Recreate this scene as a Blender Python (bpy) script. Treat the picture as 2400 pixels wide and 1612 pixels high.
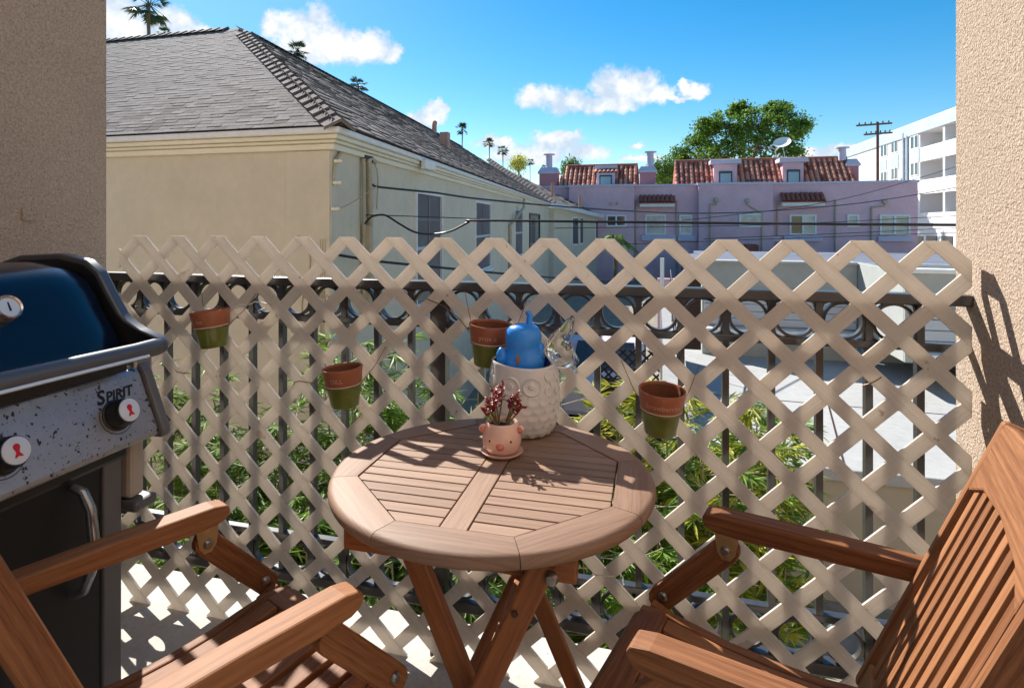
import bpy, bmesh, math, random
from math import sin, cos, pi, radians, atan2, sqrt, hypot
from mathutils import Vector, Matrix, Euler, Quaternion

# ------------------------------------------------------------------ camera, sky, sun, exposure
scene = bpy.context.scene
for _o in list(bpy.data.objects):
    bpy.data.objects.remove(_o)
COL = scene.collection
F, PX, HY, EYE = 1400.0, 1150.0, 522.0, 1.235      # focal length, principal column, horizon row (of 2400x1612), eye height
TH = math.atan(F / (PX + 4093)); CC, SS = cos(TH), sin(TH)
cam_d = bpy.data.cameras.new('camera'); cam = bpy.data.objects.new('camera', cam_d); COL.objects.link(cam)
cam_d.sensor_width = 36.0; cam_d.lens = 36.0 * F / 2400
cam_d.shift_x = (1200 - PX) / 2400; cam_d.shift_y = -(806 - HY) / 2400
cam_d.clip_start = 0.02; cam_d.clip_end = 3000
cam.location = (0, 0, EYE); cam.rotation_euler = (pi / 2, 0, TH)
scene.camera = cam
scene.render.engine = 'CYCLES'
vs = scene.view_settings
vs.view_transform = 'Standard'; vs.look = 'None'; vs.gamma = 1.0; vs.use_curve_mapping = False
vs.exposure = 1.20

def ray(x, y):
    a = (x - PX) / F; b = (HY - y) / F
    return Vector((a * CC - SS, a * SS + CC, b))
ORG = Vector((0, 0, EYE))
def onX(x, y, W): d = ray(x, y); return ORG + d * (W / d.x)
def onY(x, y, W): d = ray(x, y); return ORG + d * (W / d.y)
def onZ(x, y, z): d = ray(x, y); return ORG + d * ((z - EYE) / d.z)
def at(x, y, dep): return ORG + ray(x, y) * dep

SUN_TO = Vector((-1.0, 1.0, 1.18)).normalized()
SUN_EL = math.asin(SUN_TO.z); SUN_AZ = atan2(SUN_TO.x, SUN_TO.y)
sun_d = bpy.data.lights.new('sun', 'SUN'); sun_d.energy = 4.1; sun_d.angle = radians(0.5); sun_d.color = (1.0, 0.95, 0.87)
sun = bpy.data.objects.new('sun', sun_d); COL.objects.link(sun)
sun.rotation_euler = (-SUN_TO).to_track_quat('-Z', 'Y').to_euler(); sun.location = (0, 0, 30)

def nd(nt, typ, **kw):
    n = nt.nodes.new(typ)
    for k, v in kw.items():
        if k == 'ins':
            for kk, vv in v.items(): n.inputs[kk].default_value = vv
        else: setattr(n, k, v)
    return n

def build_world():
    w = bpy.data.worlds.new('World'); scene.world = w; w.use_nodes = True
    nt = w.node_tree; nt.nodes.clear(); L = nt.links.new
    out = nd(nt, 'ShaderNodeOutputWorld')
    sky = nd(nt, 'ShaderNodeTexSky', sky_type='NISHITA', sun_disc=False)
    sky.sun_elevation = SUN_EL; sky.sun_rotation = SUN_AZ % (2 * pi)
    sky.air_density = 1.0; sky.dust_density = 0.25; sky.ozone_density = 2.5; sky.altitude = 100
    hs = nd(nt, 'ShaderNodeHueSaturation', ins={'Hue': 0.492, 'Saturation': 1.48, 'Value': .76})
    L(sky.outputs[0], hs.inputs['Color'])
    bg = nd(nt, 'ShaderNodeBackground', ins={'Strength': 0.09}); L(hs.outputs[0], bg.inputs[0])
    # cumulus clouds: blobs laid out in azimuth/height around the horizon, edges broken by noise
    tc = nd(nt, 'ShaderNodeTexCoord'); sep = nd(nt, 'ShaderNodeSeparateXYZ'); L(tc.outputs['Generated'], sep.inputs[0])
    def math_(op, a, b=None, c=None):
        n = nd(nt, 'ShaderNodeMath', operation=op)
        for i, v in enumerate((a, b, c)):
            if v is None: continue
            if isinstance(v, (int, float)): n.inputs[i].default_value = v
            else: L(v, n.inputs[i])
        return n.outputs[0]
    az = math_('ARCTAN2', sep.outputs[0], sep.outputs[1])
    hor = math_('SQRT', math_('ADD', math_('MULTIPLY', sep.outputs[0], sep.outputs[0]), math_('MULTIPLY', sep.outputs[1], sep.outputs[1])))
    el = math_('ARCTAN2', sep.outputs[2], hor)
    def blobs_of(px):
        res = []
        for (x, y, rx, ry) in px:
            d = ray(x, y); a = atan2(d.x, d.y); e = atan2(d.z, hypot(d.x, d.y))
            k = 1.0 / (F * ray(x, HY).length) * 1.0
            res.append((a, e, rx / F * 0.93, ry / F * 0.93))
        return res
    px = [  # cloud over the shingle ridge
          (690, 85, 62, 52), (745, 62, 55, 52), (775, 105, 90, 48), (860, 112, 75, 45), (910, 120, 42, 34), (640, 62, 38, 32), (720, 120, 90, 30),
          # big left cloud behind the palm
          (300, 85, 100, 70), (400, 72, 65, 50), (270, 40, 80, 60), (450, 82, 45, 22), (350, 100, 120, 40),
          # middle cloud
          (1245, 225, 45, 36), (1330, 240, 80, 32), (1440, 205, 68, 50), (1500, 205, 60, 42), (1400, 245, 110, 30), (1545, 215, 42, 28), (1280, 225, 50, 25),
          (1640, 212, 30, 20), (1612, 205, 20, 15), (1590, 225, 50, 8),
          # small ones
          (1015, 272, 40, 30), (985, 275, 30, 20), (1025, 255, 26, 20),
          (1310, 335, 75, 36), (1270, 360, 90, 30), (1380, 355, 50, 26), (1330, 318, 50, 24), (1160, 335, 60, 18), (1200, 360, 80, 25), (1490, 340, 30, 10),
          (1900, 365, 50, 16), (1960, 350, 40, 14), (1510, 372, 60, 10)]
    bl = blobs_of(px)
    # the rest of the sky carries the same scattered cumulus, out of frame
    rnd = random.Random(5)
    for i in range(7):
        a = rnd.uniform(1.0, 2 * pi - 1.05); a = a if a < pi else a - 2 * pi
        e = rnd.uniform(.10, .75); s = rnd.uniform(.8, 1.5)
        bl.append((a, e, .12 * s / cos(e), .05 * s)); bl.append((a + .06 * s, e + .03 * s, .07 * s / cos(e), .05 * s))
    # noise that warps the lookup
    nz = nd(nt, 'ShaderNodeTexNoise', ins={'Scale': 26.0, 'Detail': 4.0, 'Roughness': 0.6}); L(tc.outputs['Generated'], nz.inputs['Vector'])
    nz2 = nd(nt, 'ShaderNodeTexNoise', ins={'Scale': 75.0, 'Detail': 4.0, 'Roughness': 0.65}); L(tc.outputs['Generated'], nz2.inputs['Vector'])
    nsep = nd(nt, 'ShaderNodeSeparateColor'); L(nz.outputs['Color'], nsep.inputs[0])
    azw = math_('ADD', az, math_('MULTIPLY', math_('SUBTRACT', nsep.outputs[0], .5), .055))
    elw = math_('ADD', el, math_('MULTIPLY', math_('SUBTRACT', nsep.outputs[1], .5), .045))
    cb = nd(nt, 'ShaderNodeCombineXYZ'); L(azw, cb.inputs[0]); L(elw, cb.inputs[1]); fld = None
    for (a, e, rx, ry) in bl:
        v1 = nd(nt, 'ShaderNodeVectorMath', operation='MULTIPLY_ADD'); L(cb.outputs[0], v1.inputs[0])
        v1.inputs[1].default_value = (1 / rx, 1 / ry, 0); v1.inputs[2].default_value = (-a / rx, -e / ry, 0)
        v2 = nd(nt, 'ShaderNodeVectorMath', operation='DOT_PRODUCT'); L(v1.outputs[0], v2.inputs[0]); L(v1.outputs[0], v2.inputs[1])
        fld = v2.outputs['Value'] if fld is None else math_('SMOOTH_MIN', fld, v2.outputs['Value'], .25)
    fld = math_('SUBTRACT', 1.25, fld)
    fld = math_('ADD', fld, math_('MULTIPLY', math_('SUBTRACT', nz2.outputs[0], .5), 1.3))
    mr = nd(nt, 'ShaderNodeMapRange', interpolation_type='SMOOTHSTEP', ins={1: -.05, 2: 1.05, 3: 0.0, 4: 0.97}); L(fld, mr.inputs[0])
    # self shading of the clouds
    nz3 = nd(nt, 'ShaderNodeTexNoise', ins={'Scale': 30.0, 'Detail': 3.0, 'Roughness': 0.55})
    mp = nd(nt, 'ShaderNodeMapping', ins={'Location': (.03, -.03, -.02)}); L(tc.outputs['Generated'], mp.inputs[0]); L(mp.outputs[0], nz3.inputs['Vector'])
    shade = math_('ADD', math_('MULTIPLY', math_('SUBTRACT', nz3.outputs[0], .5), 1.6), math_('MULTIPLY', fld, .25))
    cr = nd(nt, 'ShaderNodeValToRGB'); L(shade, cr.inputs[0])
    cr.color_ramp.elements[0].color = (.60, .72, .86, 1); cr.color_ramp.elements[1].color = (1, 1, 1, 1)
    cr.color_ramp.elements[0].position = -.0; cr.color_ramp.elements[1].position = .42
    bgc = nd(nt, 'ShaderNodeBackground', ins={'Strength': 0.47}); L(cr.outputs[0], bgc.inputs[0])
    mix = nd(nt, 'ShaderNodeMixShader'); L(mr.outputs[0], mix.inputs[0]); L(bg.outputs[0], mix.inputs[1]); L(bgc.outputs[0], mix.inputs[2])
    L(mix.outputs[0], out.inputs[0])
build_world()

# ------------------------------------------------------------------ materials
MATS = {}
def M(name, base, rough=.6, spec=.35, metal=0.0, var=None, bump=None, transl=0.0, spots=None, coat=0.0, grad=None, coord='Object'):
    """base colour, optional large-scale tone variation var=(scale, amount), bump=(scale, strength, distance), spots=(scale, threshold, colour)"""
    m = bpy.data.materials.new(name); m.use_nodes = True; MATS[name] = m
    nt = m.node_tree; nt.nodes.clear(); L = nt.links.new
    out = nd(nt, 'ShaderNodeOutputMaterial'); b = nd(nt, 'ShaderNodeBsdfPrincipled')
    b.inputs['Base Color'].default_value = (*base, 1); b.inputs['Roughness'].default_value = rough
    b.inputs['Specular IOR Level'].default_value = spec; b.inputs['Metallic'].default_value = metal
    b.inputs['Coat Weight'].default_value = coat; b.inputs['Coat Roughness'].default_value = .08
    tc = nd(nt, 'ShaderNodeTexCoord'); col = None
    if var:
        vars_ = var if isinstance(var, list) else [var]
        for (sc, am) in vars_:
            n = nd(nt, 'ShaderNodeTexNoise', ins={'Scale': sc, 'Detail': 6.0, 'Roughness': .6}); L(tc.outputs[coord], n.inputs['Vector'])
            mr = nd(nt, 'ShaderNodeMapRange', ins={1: .25, 2: .75, 3: 1 - am, 4: 1 + am}); L(n.outputs[0], mr.inputs[0])
            mx = nd(nt, 'ShaderNodeMix', data_type='RGBA', blend_type='MULTIPLY', ins={0: 1.0})
            if col is None: mx.inputs[6].default_value = (*base, 1)
            else: L(col, mx.inputs[6])
            L(mr.outputs[0], mx.inputs[7]); col = mx.outputs[2]
    if spots:
        for (sc, th, sc_col) in (spots if isinstance(spots, list) else [spots]):
            n = nd(nt, 'ShaderNodeTexNoise', ins={'Scale': sc, 'Detail': 3.0, 'Roughness': .5}); L(tc.outputs[coord], n.inputs['Vector'])
            mr = nd(nt, 'ShaderNodeMapRange', ins={1: th, 2: th + .03, 3: 0.0, 4: 1.0}); L(n.outputs[0], mr.inputs[0])
            mx = nd(nt, 'ShaderNodeMix', data_type='RGBA'); L(mr.outputs[0], mx.inputs[0])
            if col is None: mx.inputs[6].default_value = (*base, 1)
            else: L(col, mx.inputs[6])
            mx.inputs[7].default_value = (*sc_col, 1); col = mx.outputs[2]
    if col is not None: L(col, b.inputs['Base Color'])
    if bump:
        prev = None
        for (sc, st, di) in (bump if isinstance(bump, list) else [bump]):
            n = nd(nt, 'ShaderNodeTexNoise', ins={'Scale': sc, 'Detail': 4.0, 'Roughness': .6}); L(tc.outputs[coord], n.inputs['Vector'])
            bp = nd(nt, 'ShaderNodeBump', ins={'Strength': st, 'Distance': di}); L(n.outputs[0], bp.inputs['Height'])
            if prev is not None: L(prev, bp.inputs['Normal'])
            prev = bp.outputs[0]
        L(prev, b.inputs['Normal'])
    if transl > 0:
        t = nd(nt, 'ShaderNodeBsdfTranslucent'); t.inputs[0].default_value = (*base, 1)
        if col is not None: L(col, t.inputs[0])
        mx = nd(nt, 'ShaderNodeMixShader', ins={0: transl}); L(b.outputs[0], mx.inputs[1]); L(t.outputs[0], mx.inputs[2]); L(mx.outputs[0], out.inputs[0])
    else: L(b.outputs[0], out.inputs[0])
    return m

def wood(name, dark, light, rough=.5, spec=.35, fine=1.0):
    m = bpy.data.materials.new(name); m.use_nodes = True; MATS[name] = m
    nt = m.node_tree; nt.nodes.clear(); L = nt.links.new
    out = nd(nt, 'ShaderNodeOutputMaterial'); b = nd(nt, 'ShaderNodeBsdfPrincipled', ins={'Roughness': rough, 'Specular IOR Level': spec})
    uv = nd(nt, 'ShaderNodeUVMap'); oi = nd(nt, 'ShaderNodeObjectInfo')
    mp = nd(nt, 'ShaderNodeMapping', ins={'Scale': (4.0, 120.0, 1.0)}); L(uv.outputs[0], mp.inputs[0])
    cb = nd(nt, 'ShaderNodeCombineXYZ'); mu = nd(nt, 'ShaderNodeMath', operation='MULTIPLY', ins={1: 37.0}); L(oi.outputs['Random'], mu.inputs[0])
    L(mu.outputs[0], cb.inputs[0]); L(mu.outputs[0], cb.inputs[2]); L(cb.outputs[0], mp.inputs['Location'])
    n1 = nd(nt, 'ShaderNodeTexNoise', ins={'Scale': 1.0, 'Detail': 5.0, 'Roughness': .65, 'Distortion': .25}); L(mp.outputs[0], n1.inputs['Vector'])
    mp2 = nd(nt, 'ShaderNodeMapping', ins={'Scale': (22.0, 620.0, 1.0)}); L(uv.outputs[0], mp2.inputs[0]); L(cb.outputs[0], mp2.inputs['Location'])
    n2 = nd(nt, 'ShaderNodeTexNoise', ins={'Scale': 1.0, 'Detail': 3.0, 'Roughness': .6}); L(mp2.outputs[0], n2.inputs['Vector'])
    ad = nd(nt, 'ShaderNodeMath', operation='MULTIPLY_ADD', ins={1: .55}); L(n2.outputs[0], ad.inputs[0]); L(n1.outputs[0], ad.inputs[2])
    # each board has its own tone
    of = nd(nt, 'ShaderNodeMath', operation='MULTIPLY_ADD', ins={1: .30, 2: -.15}); L(oi.outputs['Random'], of.inputs[0])
    ad2 = nd(nt, 'ShaderNodeMath', operation='ADD'); L(ad.outputs[0], ad2.inputs[0]); L(of.outputs[0], ad2.inputs[1])
    cr = nd(nt, 'ShaderNodeValToRGB'); L(ad2.outputs[0], cr.inputs[0])
    cr.color_ramp.elements[0].position = .48; cr.color_ramp.elements[1].position = 1.05
    cr.color_ramp.elements[0].color = (*dark, 1); cr.color_ramp.elements[1].color = (*light, 1)
    L(cr.outputs[0], b.inputs['Base Color'])
    bp = nd(nt, 'ShaderNodeBump', ins={'Strength': .25, 'Distance': .0012}); L(n2.outputs[0], bp.inputs['Height']); L(bp.outputs[0], b.inputs['Normal'])
    L(b.outputs[0], out.inputs[0]); return m

wood('chair_wood', (.13, .046, .018), (.33, .148, .064), rough=.58, spec=.22)
wood('table_wood', (.195, .115, .076), (.315, .20, .138), rough=.6, spec=.3)
wood('table_leg_wood', (.15, .046, .013), (.32, .120, .040), rough=.5)
M('lattice_plastic', (.80, .735, .655), rough=.5, spec=.3, var=[(3.5, .06), (14, .05), (120, .03)], bump=(260, .12, .001), transl=.40, spots=[(30, .72, (.50, .41, .33)), (11, .70, (.62, .53, .44))])
M('rail_paint', (.045, .042, .042), rough=.28, spec=.7, var=(30, .25))
M('stucco_beige', (.63, .49, .38), rough=.95, spec=.1, var=[(2.2, .06), (130, .30)], bump=[(185, 1.0, .013), (60, .7, .007)], spots=(200, .63, (.30, .205, .15)))  # dark spots put the shade of the stucco pits into the colour
M('balcony_concrete', (.52, .49, .45), rough=.9, spec=.15, var=[(3, .10), (60, .12)], bump=(160, .35, .003), spots=(55, .73, (.25, .23, .21)))
M('concrete_light', (.40, .40, .39), rough=.92, spec=.1, var=[(.7, .10), (8, .10), (40, .08)], bump=(40, .3, .01), spots=(3.2, .70, (.42, .42, .41)))
M('ground_soil', (.30, .27, .22), rough=.95, spec=.1, var=[(.2, .2), (4, .25)], bump=(12, .5, .03))
M('mulch', (.075, .06, .045), rough=.95, spec=.1, var=[(3, .3), (30, .3)], bump=(30, .8, .03))
M('house_stucco', (.66, .595, .46), rough=.92, spec=.12, var=[(.5, .07), (2.2, .05), (8, .04)], bump=(60, .25, .01))
M('house_trim', (.80, .76, .61), rough=.55, spec=.3, var=(1.5, .05))
M('gutter_white', (.80, .80, .76), rough=.45, spec=.4, var=[(1.5, .05), (12, .05)])
M('shingle_grey', (.185, .16, .152), rough=.9, spec=.15, var=[(2.5, .28), (55, .35)], bump=(120, .5, .006))
M('shingle_dark', (.11, .093, .088), rough=.9, spec=.15, var=[(3, .25), (50, .30)])
M('shingle_pale', (.24, .21, .20), rough=.9, spec=.15, var=[(3, .25), (50, .35)], bump=(120, .5, .006))
M('vent_pink', (.55, .30, .22), rough=.7, var=(8, .15))
M('conduit_tan', (.46, .40, .28), rough=.6, var=(8, .15))
M('cable_black', (.012, .012, .013), rough=.45, spec=.5)
M('window_white', (.78, .78, .76), rough=.5)
M('muntin_grey', (.22, .22, .22), rough=.5)
M('window_dark', (.06, .06, .065), rough=.4)
M('glass_dark', (.045, .05, .055), rough=.06, spec=.9, var=(2.0, .5))
M('glass_screen', (.10, .105, .11), rough=.35, spec=.5, var=(2.0, .35))
M('glass_pale', (.42, .45, .42), rough=.12, spec=.8, var=(1.4, .45))
M('glass_sky', (.16, .26, .36), rough=.05, spec=1.0)
M('purple_stucco', (.72, .47, .51), rough=.92, spec=.1, var=[(.35, .12), (1.3, .08), (6, .05)], bump=(30, .25, .02))
M('pink_stucco', (.52, .24, .27), rough=.92, spec=.1, var=(1, .08))
M('lavender_trim', (.60, .56, .66), rough=.8, spec=.15, var=(1, .06))
M('tile_red', (.72, .31, .20), rough=.75, spec=.25, var=[(1.2, .35), (9, .20)])
M('tile_red_dark', (.36, .12, .085), rough=.8, spec=.2, var=[(1.2, .35), (9, .20)])
M('apartment_white', (.78, .79, .79), rough=.85, spec=.15, var=(.4, .05))
M('apartment_panel', (.42, .52, .60), rough=.7, var=(.6, .15))
M('apartment_shade', (.40, .38, .40), rough=.9)  # darker apartment wall, the recess shade put into its colour
M('metal_grey', (.45, .45, .46), rough=.4, metal=.7)
M('pole_wood', (.13, .075, .055), rough=.9, var=(5, .3))
M('garden_wall', (.40, .41, .38), rough=.92, spec=.1, var=[(.7, .08), (6, .06)], bump=(40, .2, .01))
M('garden_wall_pale', (.40, .42, .40), rough=.9, spec=.1, var=[(.7, .08), (6, .06)])
M('siding_grey', (.52, .55, .57), rough=.7, var=(1.0, .06))
M('roof_slate_blue', (.15, .165, .21), rough=.8, var=(.8, .1))
M('retaining_tan', (.42, .365, .28), rough=.95, spec=.08, var=[(.8, .07), (6, .05)])
M('iron_black', (.02, .02, .022), rough=.5)
M('trunk_brown', (.17, .125, .09), rough=.95, var=(3, .3), bump=(20, .6, .03))
M('culm_tan', (.30, .27, .16), rough=.7, var=(20, .3))
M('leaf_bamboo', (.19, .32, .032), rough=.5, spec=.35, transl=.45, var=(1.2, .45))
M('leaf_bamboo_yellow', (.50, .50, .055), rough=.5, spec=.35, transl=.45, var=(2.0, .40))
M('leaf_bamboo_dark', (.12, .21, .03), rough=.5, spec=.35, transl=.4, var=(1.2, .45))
M('leaf_tree', (.10, .20, .03), rough=.55, spec=.3, transl=.40, var=(.35, .45))
M('leaf_palm', (.040, .080, .028), rough=.5, spec=.35, transl=.25, var=(.5, .35))
M('leaf_palm_bright', (.13, .24, .03), rough=.5, spec=.35, transl=.35, var=(1, .3))
M('terracotta', (.33, .105, .048), rough=.42, spec=.45, var=[(14, .12), (90, .08)], coat=.15)
M('pot_inside', (.20, .065, .032), rough=.7, var=(14, .2))
M('green_glaze', (.135, .155, .025), rough=.28, spec=.5, var=[(26, .30)], coat=.2)
M('chalk_print', (.58, .34, .26), rough=.8)
M('cream_line', (.62, .50, .36), rough=.6)
M('wire_bronze', (.22, .15, .10), rough=.4, metal=.6)
M('hook_white', (.80, .78, .72), rough=.4)
M('pig_pink', (.80, .50, .40), rough=.16, spec=.6, coat=.6, var=(20, .06))
M('pig_ear', (.60, .20, .13), rough=.25, spec=.5, coat=.4)
M('pig_nose', (.66, .185, .13), rough=.2, spec=.5, coat=.4)
M('pig_eye', (.03, .012, .01), rough=.2, spec=.6)
M('potting_soil', (.035, .024, .018), rough=.95, spots=(260, .66, (.55, .50, .45)), bump=(180, 1.0, .006))
M('succulent_red', (.32, .035, .035), rough=.32, spec=.5, transl=.25, var=(60, .5))
M('succulent_stem', (.16, .13, .05), rough=.7)
M('owl_ceramic', (.68, .675, .665), rough=.30, spec=.5, coat=.35, var=[(12, .06), (60, .05)], bump=(150, .1, .002))
M('owl_inside', (.020, .060, .22), rough=.25, spec=.5)
M('blue_plastic', (.035, .30, .90), rough=.25, spec=.55, transl=.10, var=(9, .20))
M('sticker_brown', (.30, .17, .12), rough=.5, var=(120, .5))
M('grill_navy', (.004, .010, .026), rough=.22, spec=.35, coat=.12, var=(2, .15))
M('grill_black', (.012, .012, .012), rough=.35, spec=.5)
M('grill_charcoal', (.012, .012, .013), rough=.45, spec=.35, var=(6, .1))
M('grill_grey', (.115, .115, .12), rough=.38, spec=.5)
M('grill_silver', (.34, .36, .38), rough=.26, metal=.85, var=(20, .06))
M('grill_steel', (.34, .34, .355), rough=.38, metal=.7, var=[(8, .08), (70, .06)], bump=(60, .05, .001), spots=[(85, .640, (.05, .04, .035)), (150, .655, (.10, .07, .05)), (38, .690, (.10, .08, .07)), (9, .66, (.34, .31, .28))])
M('rim_grey', (.10, .103, .11), rough=.36, metal=.35, spec=.6, var=(20, .06))
M('gauge_face', (.55, .66, .78), rough=.15, spec=.6)
M('copper_rim', (.62, .52, .47), rough=.2, metal=.9)
M('knob_white', (.62, .70, .80), rough=.25, spec=.5)
M('emblem_red', (.55, .012, .02), rough=.35)
M('print_black', (.012, .012, .014), rough=.5)
M('shelf_tan', (.42, .38, .33), rough=.6, var=(10, .08))
M('brass_plate', (.40, .27, .13), rough=.45, metal=.5, var=(40, .2))
M('bolt_steel', (.30, .27, .24), rough=.35, metal=.9)
M('satin_dark', (.06, .03, .02), rough=.6)
M('cobweb', (.75, .72, .66), rough=.8, transl=.3)

def glass_mat():
    m = bpy.data.materials.new('clear_glass'); m.use_nodes = True; MATS['clear_glass'] = m
    b = m.node_tree.nodes['Principled BSDF']
    b.inputs['Base Color'].default_value = (.95, .97, .97, 1); b.inputs['Roughness'].default_value = .02
    b.inputs['Transmission Weight'].default_value = 1.0; b.inputs['IOR'].default_value = 1.45
glass_mat()
def lattice_grain():
    nt = MATS['lattice_plastic'].node_tree; L = nt.links.new; b = next(n for n in nt.nodes if n.type == 'BSDF_PRINCIPLED'); t = next(n for n in nt.nodes if n.type == 'BSDF_TRANSLUCENT')
    src = b.inputs['Base Color'].links[0].from_socket
    uv = nd(nt, 'ShaderNodeUVMap'); mp = nd(nt, 'ShaderNodeMapping', ins={'Scale': (9.0, 330.0, 1.0)}); L(uv.outputs[0], mp.inputs[0])
    n = nd(nt, 'ShaderNodeTexNoise', ins={'Scale': 1.0, 'Detail': 3.0, 'Roughness': .6}); L(mp.outputs[0], n.inputs['Vector'])
    mr = nd(nt, 'ShaderNodeMapRange', ins={1: .3, 2: .7, 3: .90, 4: 1.06}); L(n.outputs[0], mr.inputs[0])
    mx = nd(nt, 'ShaderNodeMix', data_type='RGBA', blend_type='MULTIPLY', ins={0: 1.0}); L(src, mx.inputs[6]); L(mr.outputs[0], mx.inputs[7])
    L(mx.outputs[2], b.inputs['Base Color']); L(mx.outputs[2], t.inputs[0])
lattice_grain()

# ------------------------------------------------------------------ mesh helpers
class MB:
    """collects faces, optionally with UVs (u along the grain); build() links them as ONE mesh object"""
    def __init__(s): s.v = []; s.f = []; s.uv = []
    def face(s, pts, uv=None):
        i = len(s.v); s.v += [tuple(p) for p in pts]; s.f.append(tuple(range(i, i + len(pts))))
        s.uv.append(uv)
    def grid(s, rows, closed_u=False, closed_v=False, uv=False):
        """rows: list of rings of points"""
        i0 = len(s.v); n = len(rows[0]); m = len(rows)
        for r in rows: s.v += [tuple(p) for p in r]
        for a in range(m if closed_v else m - 1):
            for b in range(n if closed_u else n - 1):
                a2 = (a + 1) % m; b2 = (b + 1) % n
                s.f.append((i0 + a * n + b, i0 + a * n + b2, i0 + a2 * n + b2, i0 + a2 * n + b)); s.uv.append(None)
    def cap(s, ring): s.face(ring)
    def box(s, lo, hi):
        (x0, y0, z0), (x1, y1, z1) = lo, hi
        p = [(x0, y0, z0), (x1, y0, z0), (x1, y1, z0), (x0, y1, z0), (x0, y0, z1), (x1, y0, z1), (x1, y1, z1), (x0, y1, z1)]
        i = len(s.v); s.v += p
        for q in ((3, 2, 1, 0), (4, 5, 6, 7), (0, 1, 5, 4), (1, 2, 6, 5), (2, 3, 7, 6), (3, 0, 4, 7)):
            s.f.append(tuple(i + k for k in q)); s.uv.append(None)
        return s
    def beam(s, p0, p1, w, h, up=(0, 0, 1)):
        """box along p0-p1, width w across, height h along up; UV u along the length"""
        p0, p1 = Vector(p0), Vector(p1); d = (p1 - p0); Ln = d.length; d.normalize()
        x = d.cross(Vector(up)).normalized(); y = x.cross(d).normalized()
        c = [(-w / 2, -h / 2), (w / 2, -h / 2), (w / 2, h / 2), (-w / 2, h / 2)]
        i = len(s.v)
        for (q, _) in ((p0, 0), (p1, 1)):
            for (a, b) in c: s.v.append(tuple(q + x * a + y * b))
        per = [0, w, w + h, 2 * w + h, 2 * w + 2 * h]
        for k in range(4):
            k2 = (k + 1) % 4
            s.f.append((i + k, i + k2, i + 4 + k2, i + 4 + k)); s.uv.append([(0, per[k]), (0, per[k + 1]), (Ln, per[k + 1]), (Ln, per[k])])
        s.f.append((i + 3, i + 2, i + 1, i)); s.uv.append([(0, h), (.004, h), (.004, 0), (0, 0)])
        s.f.append((i + 4, i + 5, i + 6, i + 7)); s.uv.append([(0, 0), (.004, 0), (.004, h), (0, h)])
        return s
    def prism(s, poly, off, grain=None):
        """poly: closed list of 3D points; extruded by vector off; grain: direction of u"""
        off = Vector(off); P = [Vector(p) for p in poly]; Q = [p + off for p in P]; n = len(P)
        if grain is not None:
            g = Vector(grain).normalized(); nrm = off.normalized(); t = nrm.cross(g)
            uvf = lambda p: (p.dot(g), p.dot(t)); uvs = lambda p: (p.dot(g), p.dot(t) + p.dot(nrm))
        i = len(s.v); s.v += [tuple(p) for p in P] + [tuple(q) for q in Q]
        s.f.append(tuple(i + k for k in reversed(range(n)))); s.uv.append([uvf(P[k]) for k in reversed(range(n))] if grain is not None else None)
        s.f.append(tuple(i + n + k for k in range(n))); s.uv.append([uvf(Q[k]) for k in range(n)] if grain is not None else None)
        for k in range(n):
            k2 = (k + 1) % n
            s.f.append((i + k, i + k2, i + n + k2, i + n + k))
            s.uv.append([uvs(P[k]), uvs(P[k2]), uvs(Q[k2]), uvs(Q[k])] if grain is not None else None)
        return s
    def tube(s, path, r, n=8, cap=True):
        path = [Vector(p) for p in path]; rings = []; prev = None
        rs = r if isinstance(r, (list, tuple)) else [r] * len(path)
        for k, p in enumerate(path):
            a = path[max(0, k - 1)]; b = path[min(len(path) - 1, k + 1)]; d = (b - a).normalized()
            if prev is None:
                x = d.orthogonal().normalized()
            else:
                x = (prev - d * prev.dot(d)); x = x.normalized() if x.length > 1e-6 else d.orthogonal().normalized()
            prev = x; y = d.cross(x)
            rings.append([p + (x * cos(2 * pi * j / n) + y * sin(2 * pi * j / n)) * rs[k] for j in range(n)])
        s.grid(rings, closed_u=True)
        if cap: s.face(list(reversed(rings[0]))); s.face(rings[-1])
        return s
    def lathe(s, prof, c=(0, 0, 0), n=24, axis=None, squash=1.0):
        """prof: list of (r, z); axis: optional quaternion"""
        c = Vector(c); rings = []
        for (r, z) in prof:
            ring = []
            for j in range(n):
                p = Vector((r * cos(2 * pi * j / n), r * sin(2 * pi * j / n) * squash, z))
                if axis is not None: p = axis @ p
                ring.append(c + p)
            rings.append(ring)
        s.grid(rings, closed_u=True)
        if prof[0][0] > 1e-5: s.face(list(reversed(rings[0])))
        if prof[-1][0] > 1e-5: s.face(rings[-1])
        return s
    def mesh(s, name, mat=None, smooth=None):
        me = bpy.data.meshes.new(name); me.from_pydata(s.v, [], s.f)
        if any(u is not None for u in s.uv):
            ul = me.uv_layers.new(name='UVMap'); k = 0
            for fi, f in enumerate(s.f):
                u = s.uv[fi]
                for q in range(len(f)):
                    if u is not None: ul.data[k].uv = u[q]
                    k += 1
        bm = bmesh.new(); bm.from_mesh(me)
        bmesh.ops.remove_doubles(bm, verts=bm.verts, dist=1e-6)
        bmesh.ops.recalc_face_normals(bm, faces=bm.faces); bm.to_mesh(me); bm.free()
        if mat: me.materials.append(MATS[mat])
        if smooth is not None:
            me.shade_smooth()
            if smooth < 170: me.set_sharp_from_angle(angle=radians(smooth))
        return me
    def raw_mesh(s, name, mat):
        me = bpy.data.meshes.new(name); me.from_pydata(s.v, [], s.f); me.materials.append(MATS[mat]); return me
    def build(s, name, mat, parent=None, smooth=None, bevel=None, world=True, raw=False):
        me = s.raw_mesh(name, mat) if raw else s.mesh(name, mat, smooth)
        return link(name, me, parent, bevel, world)

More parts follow.
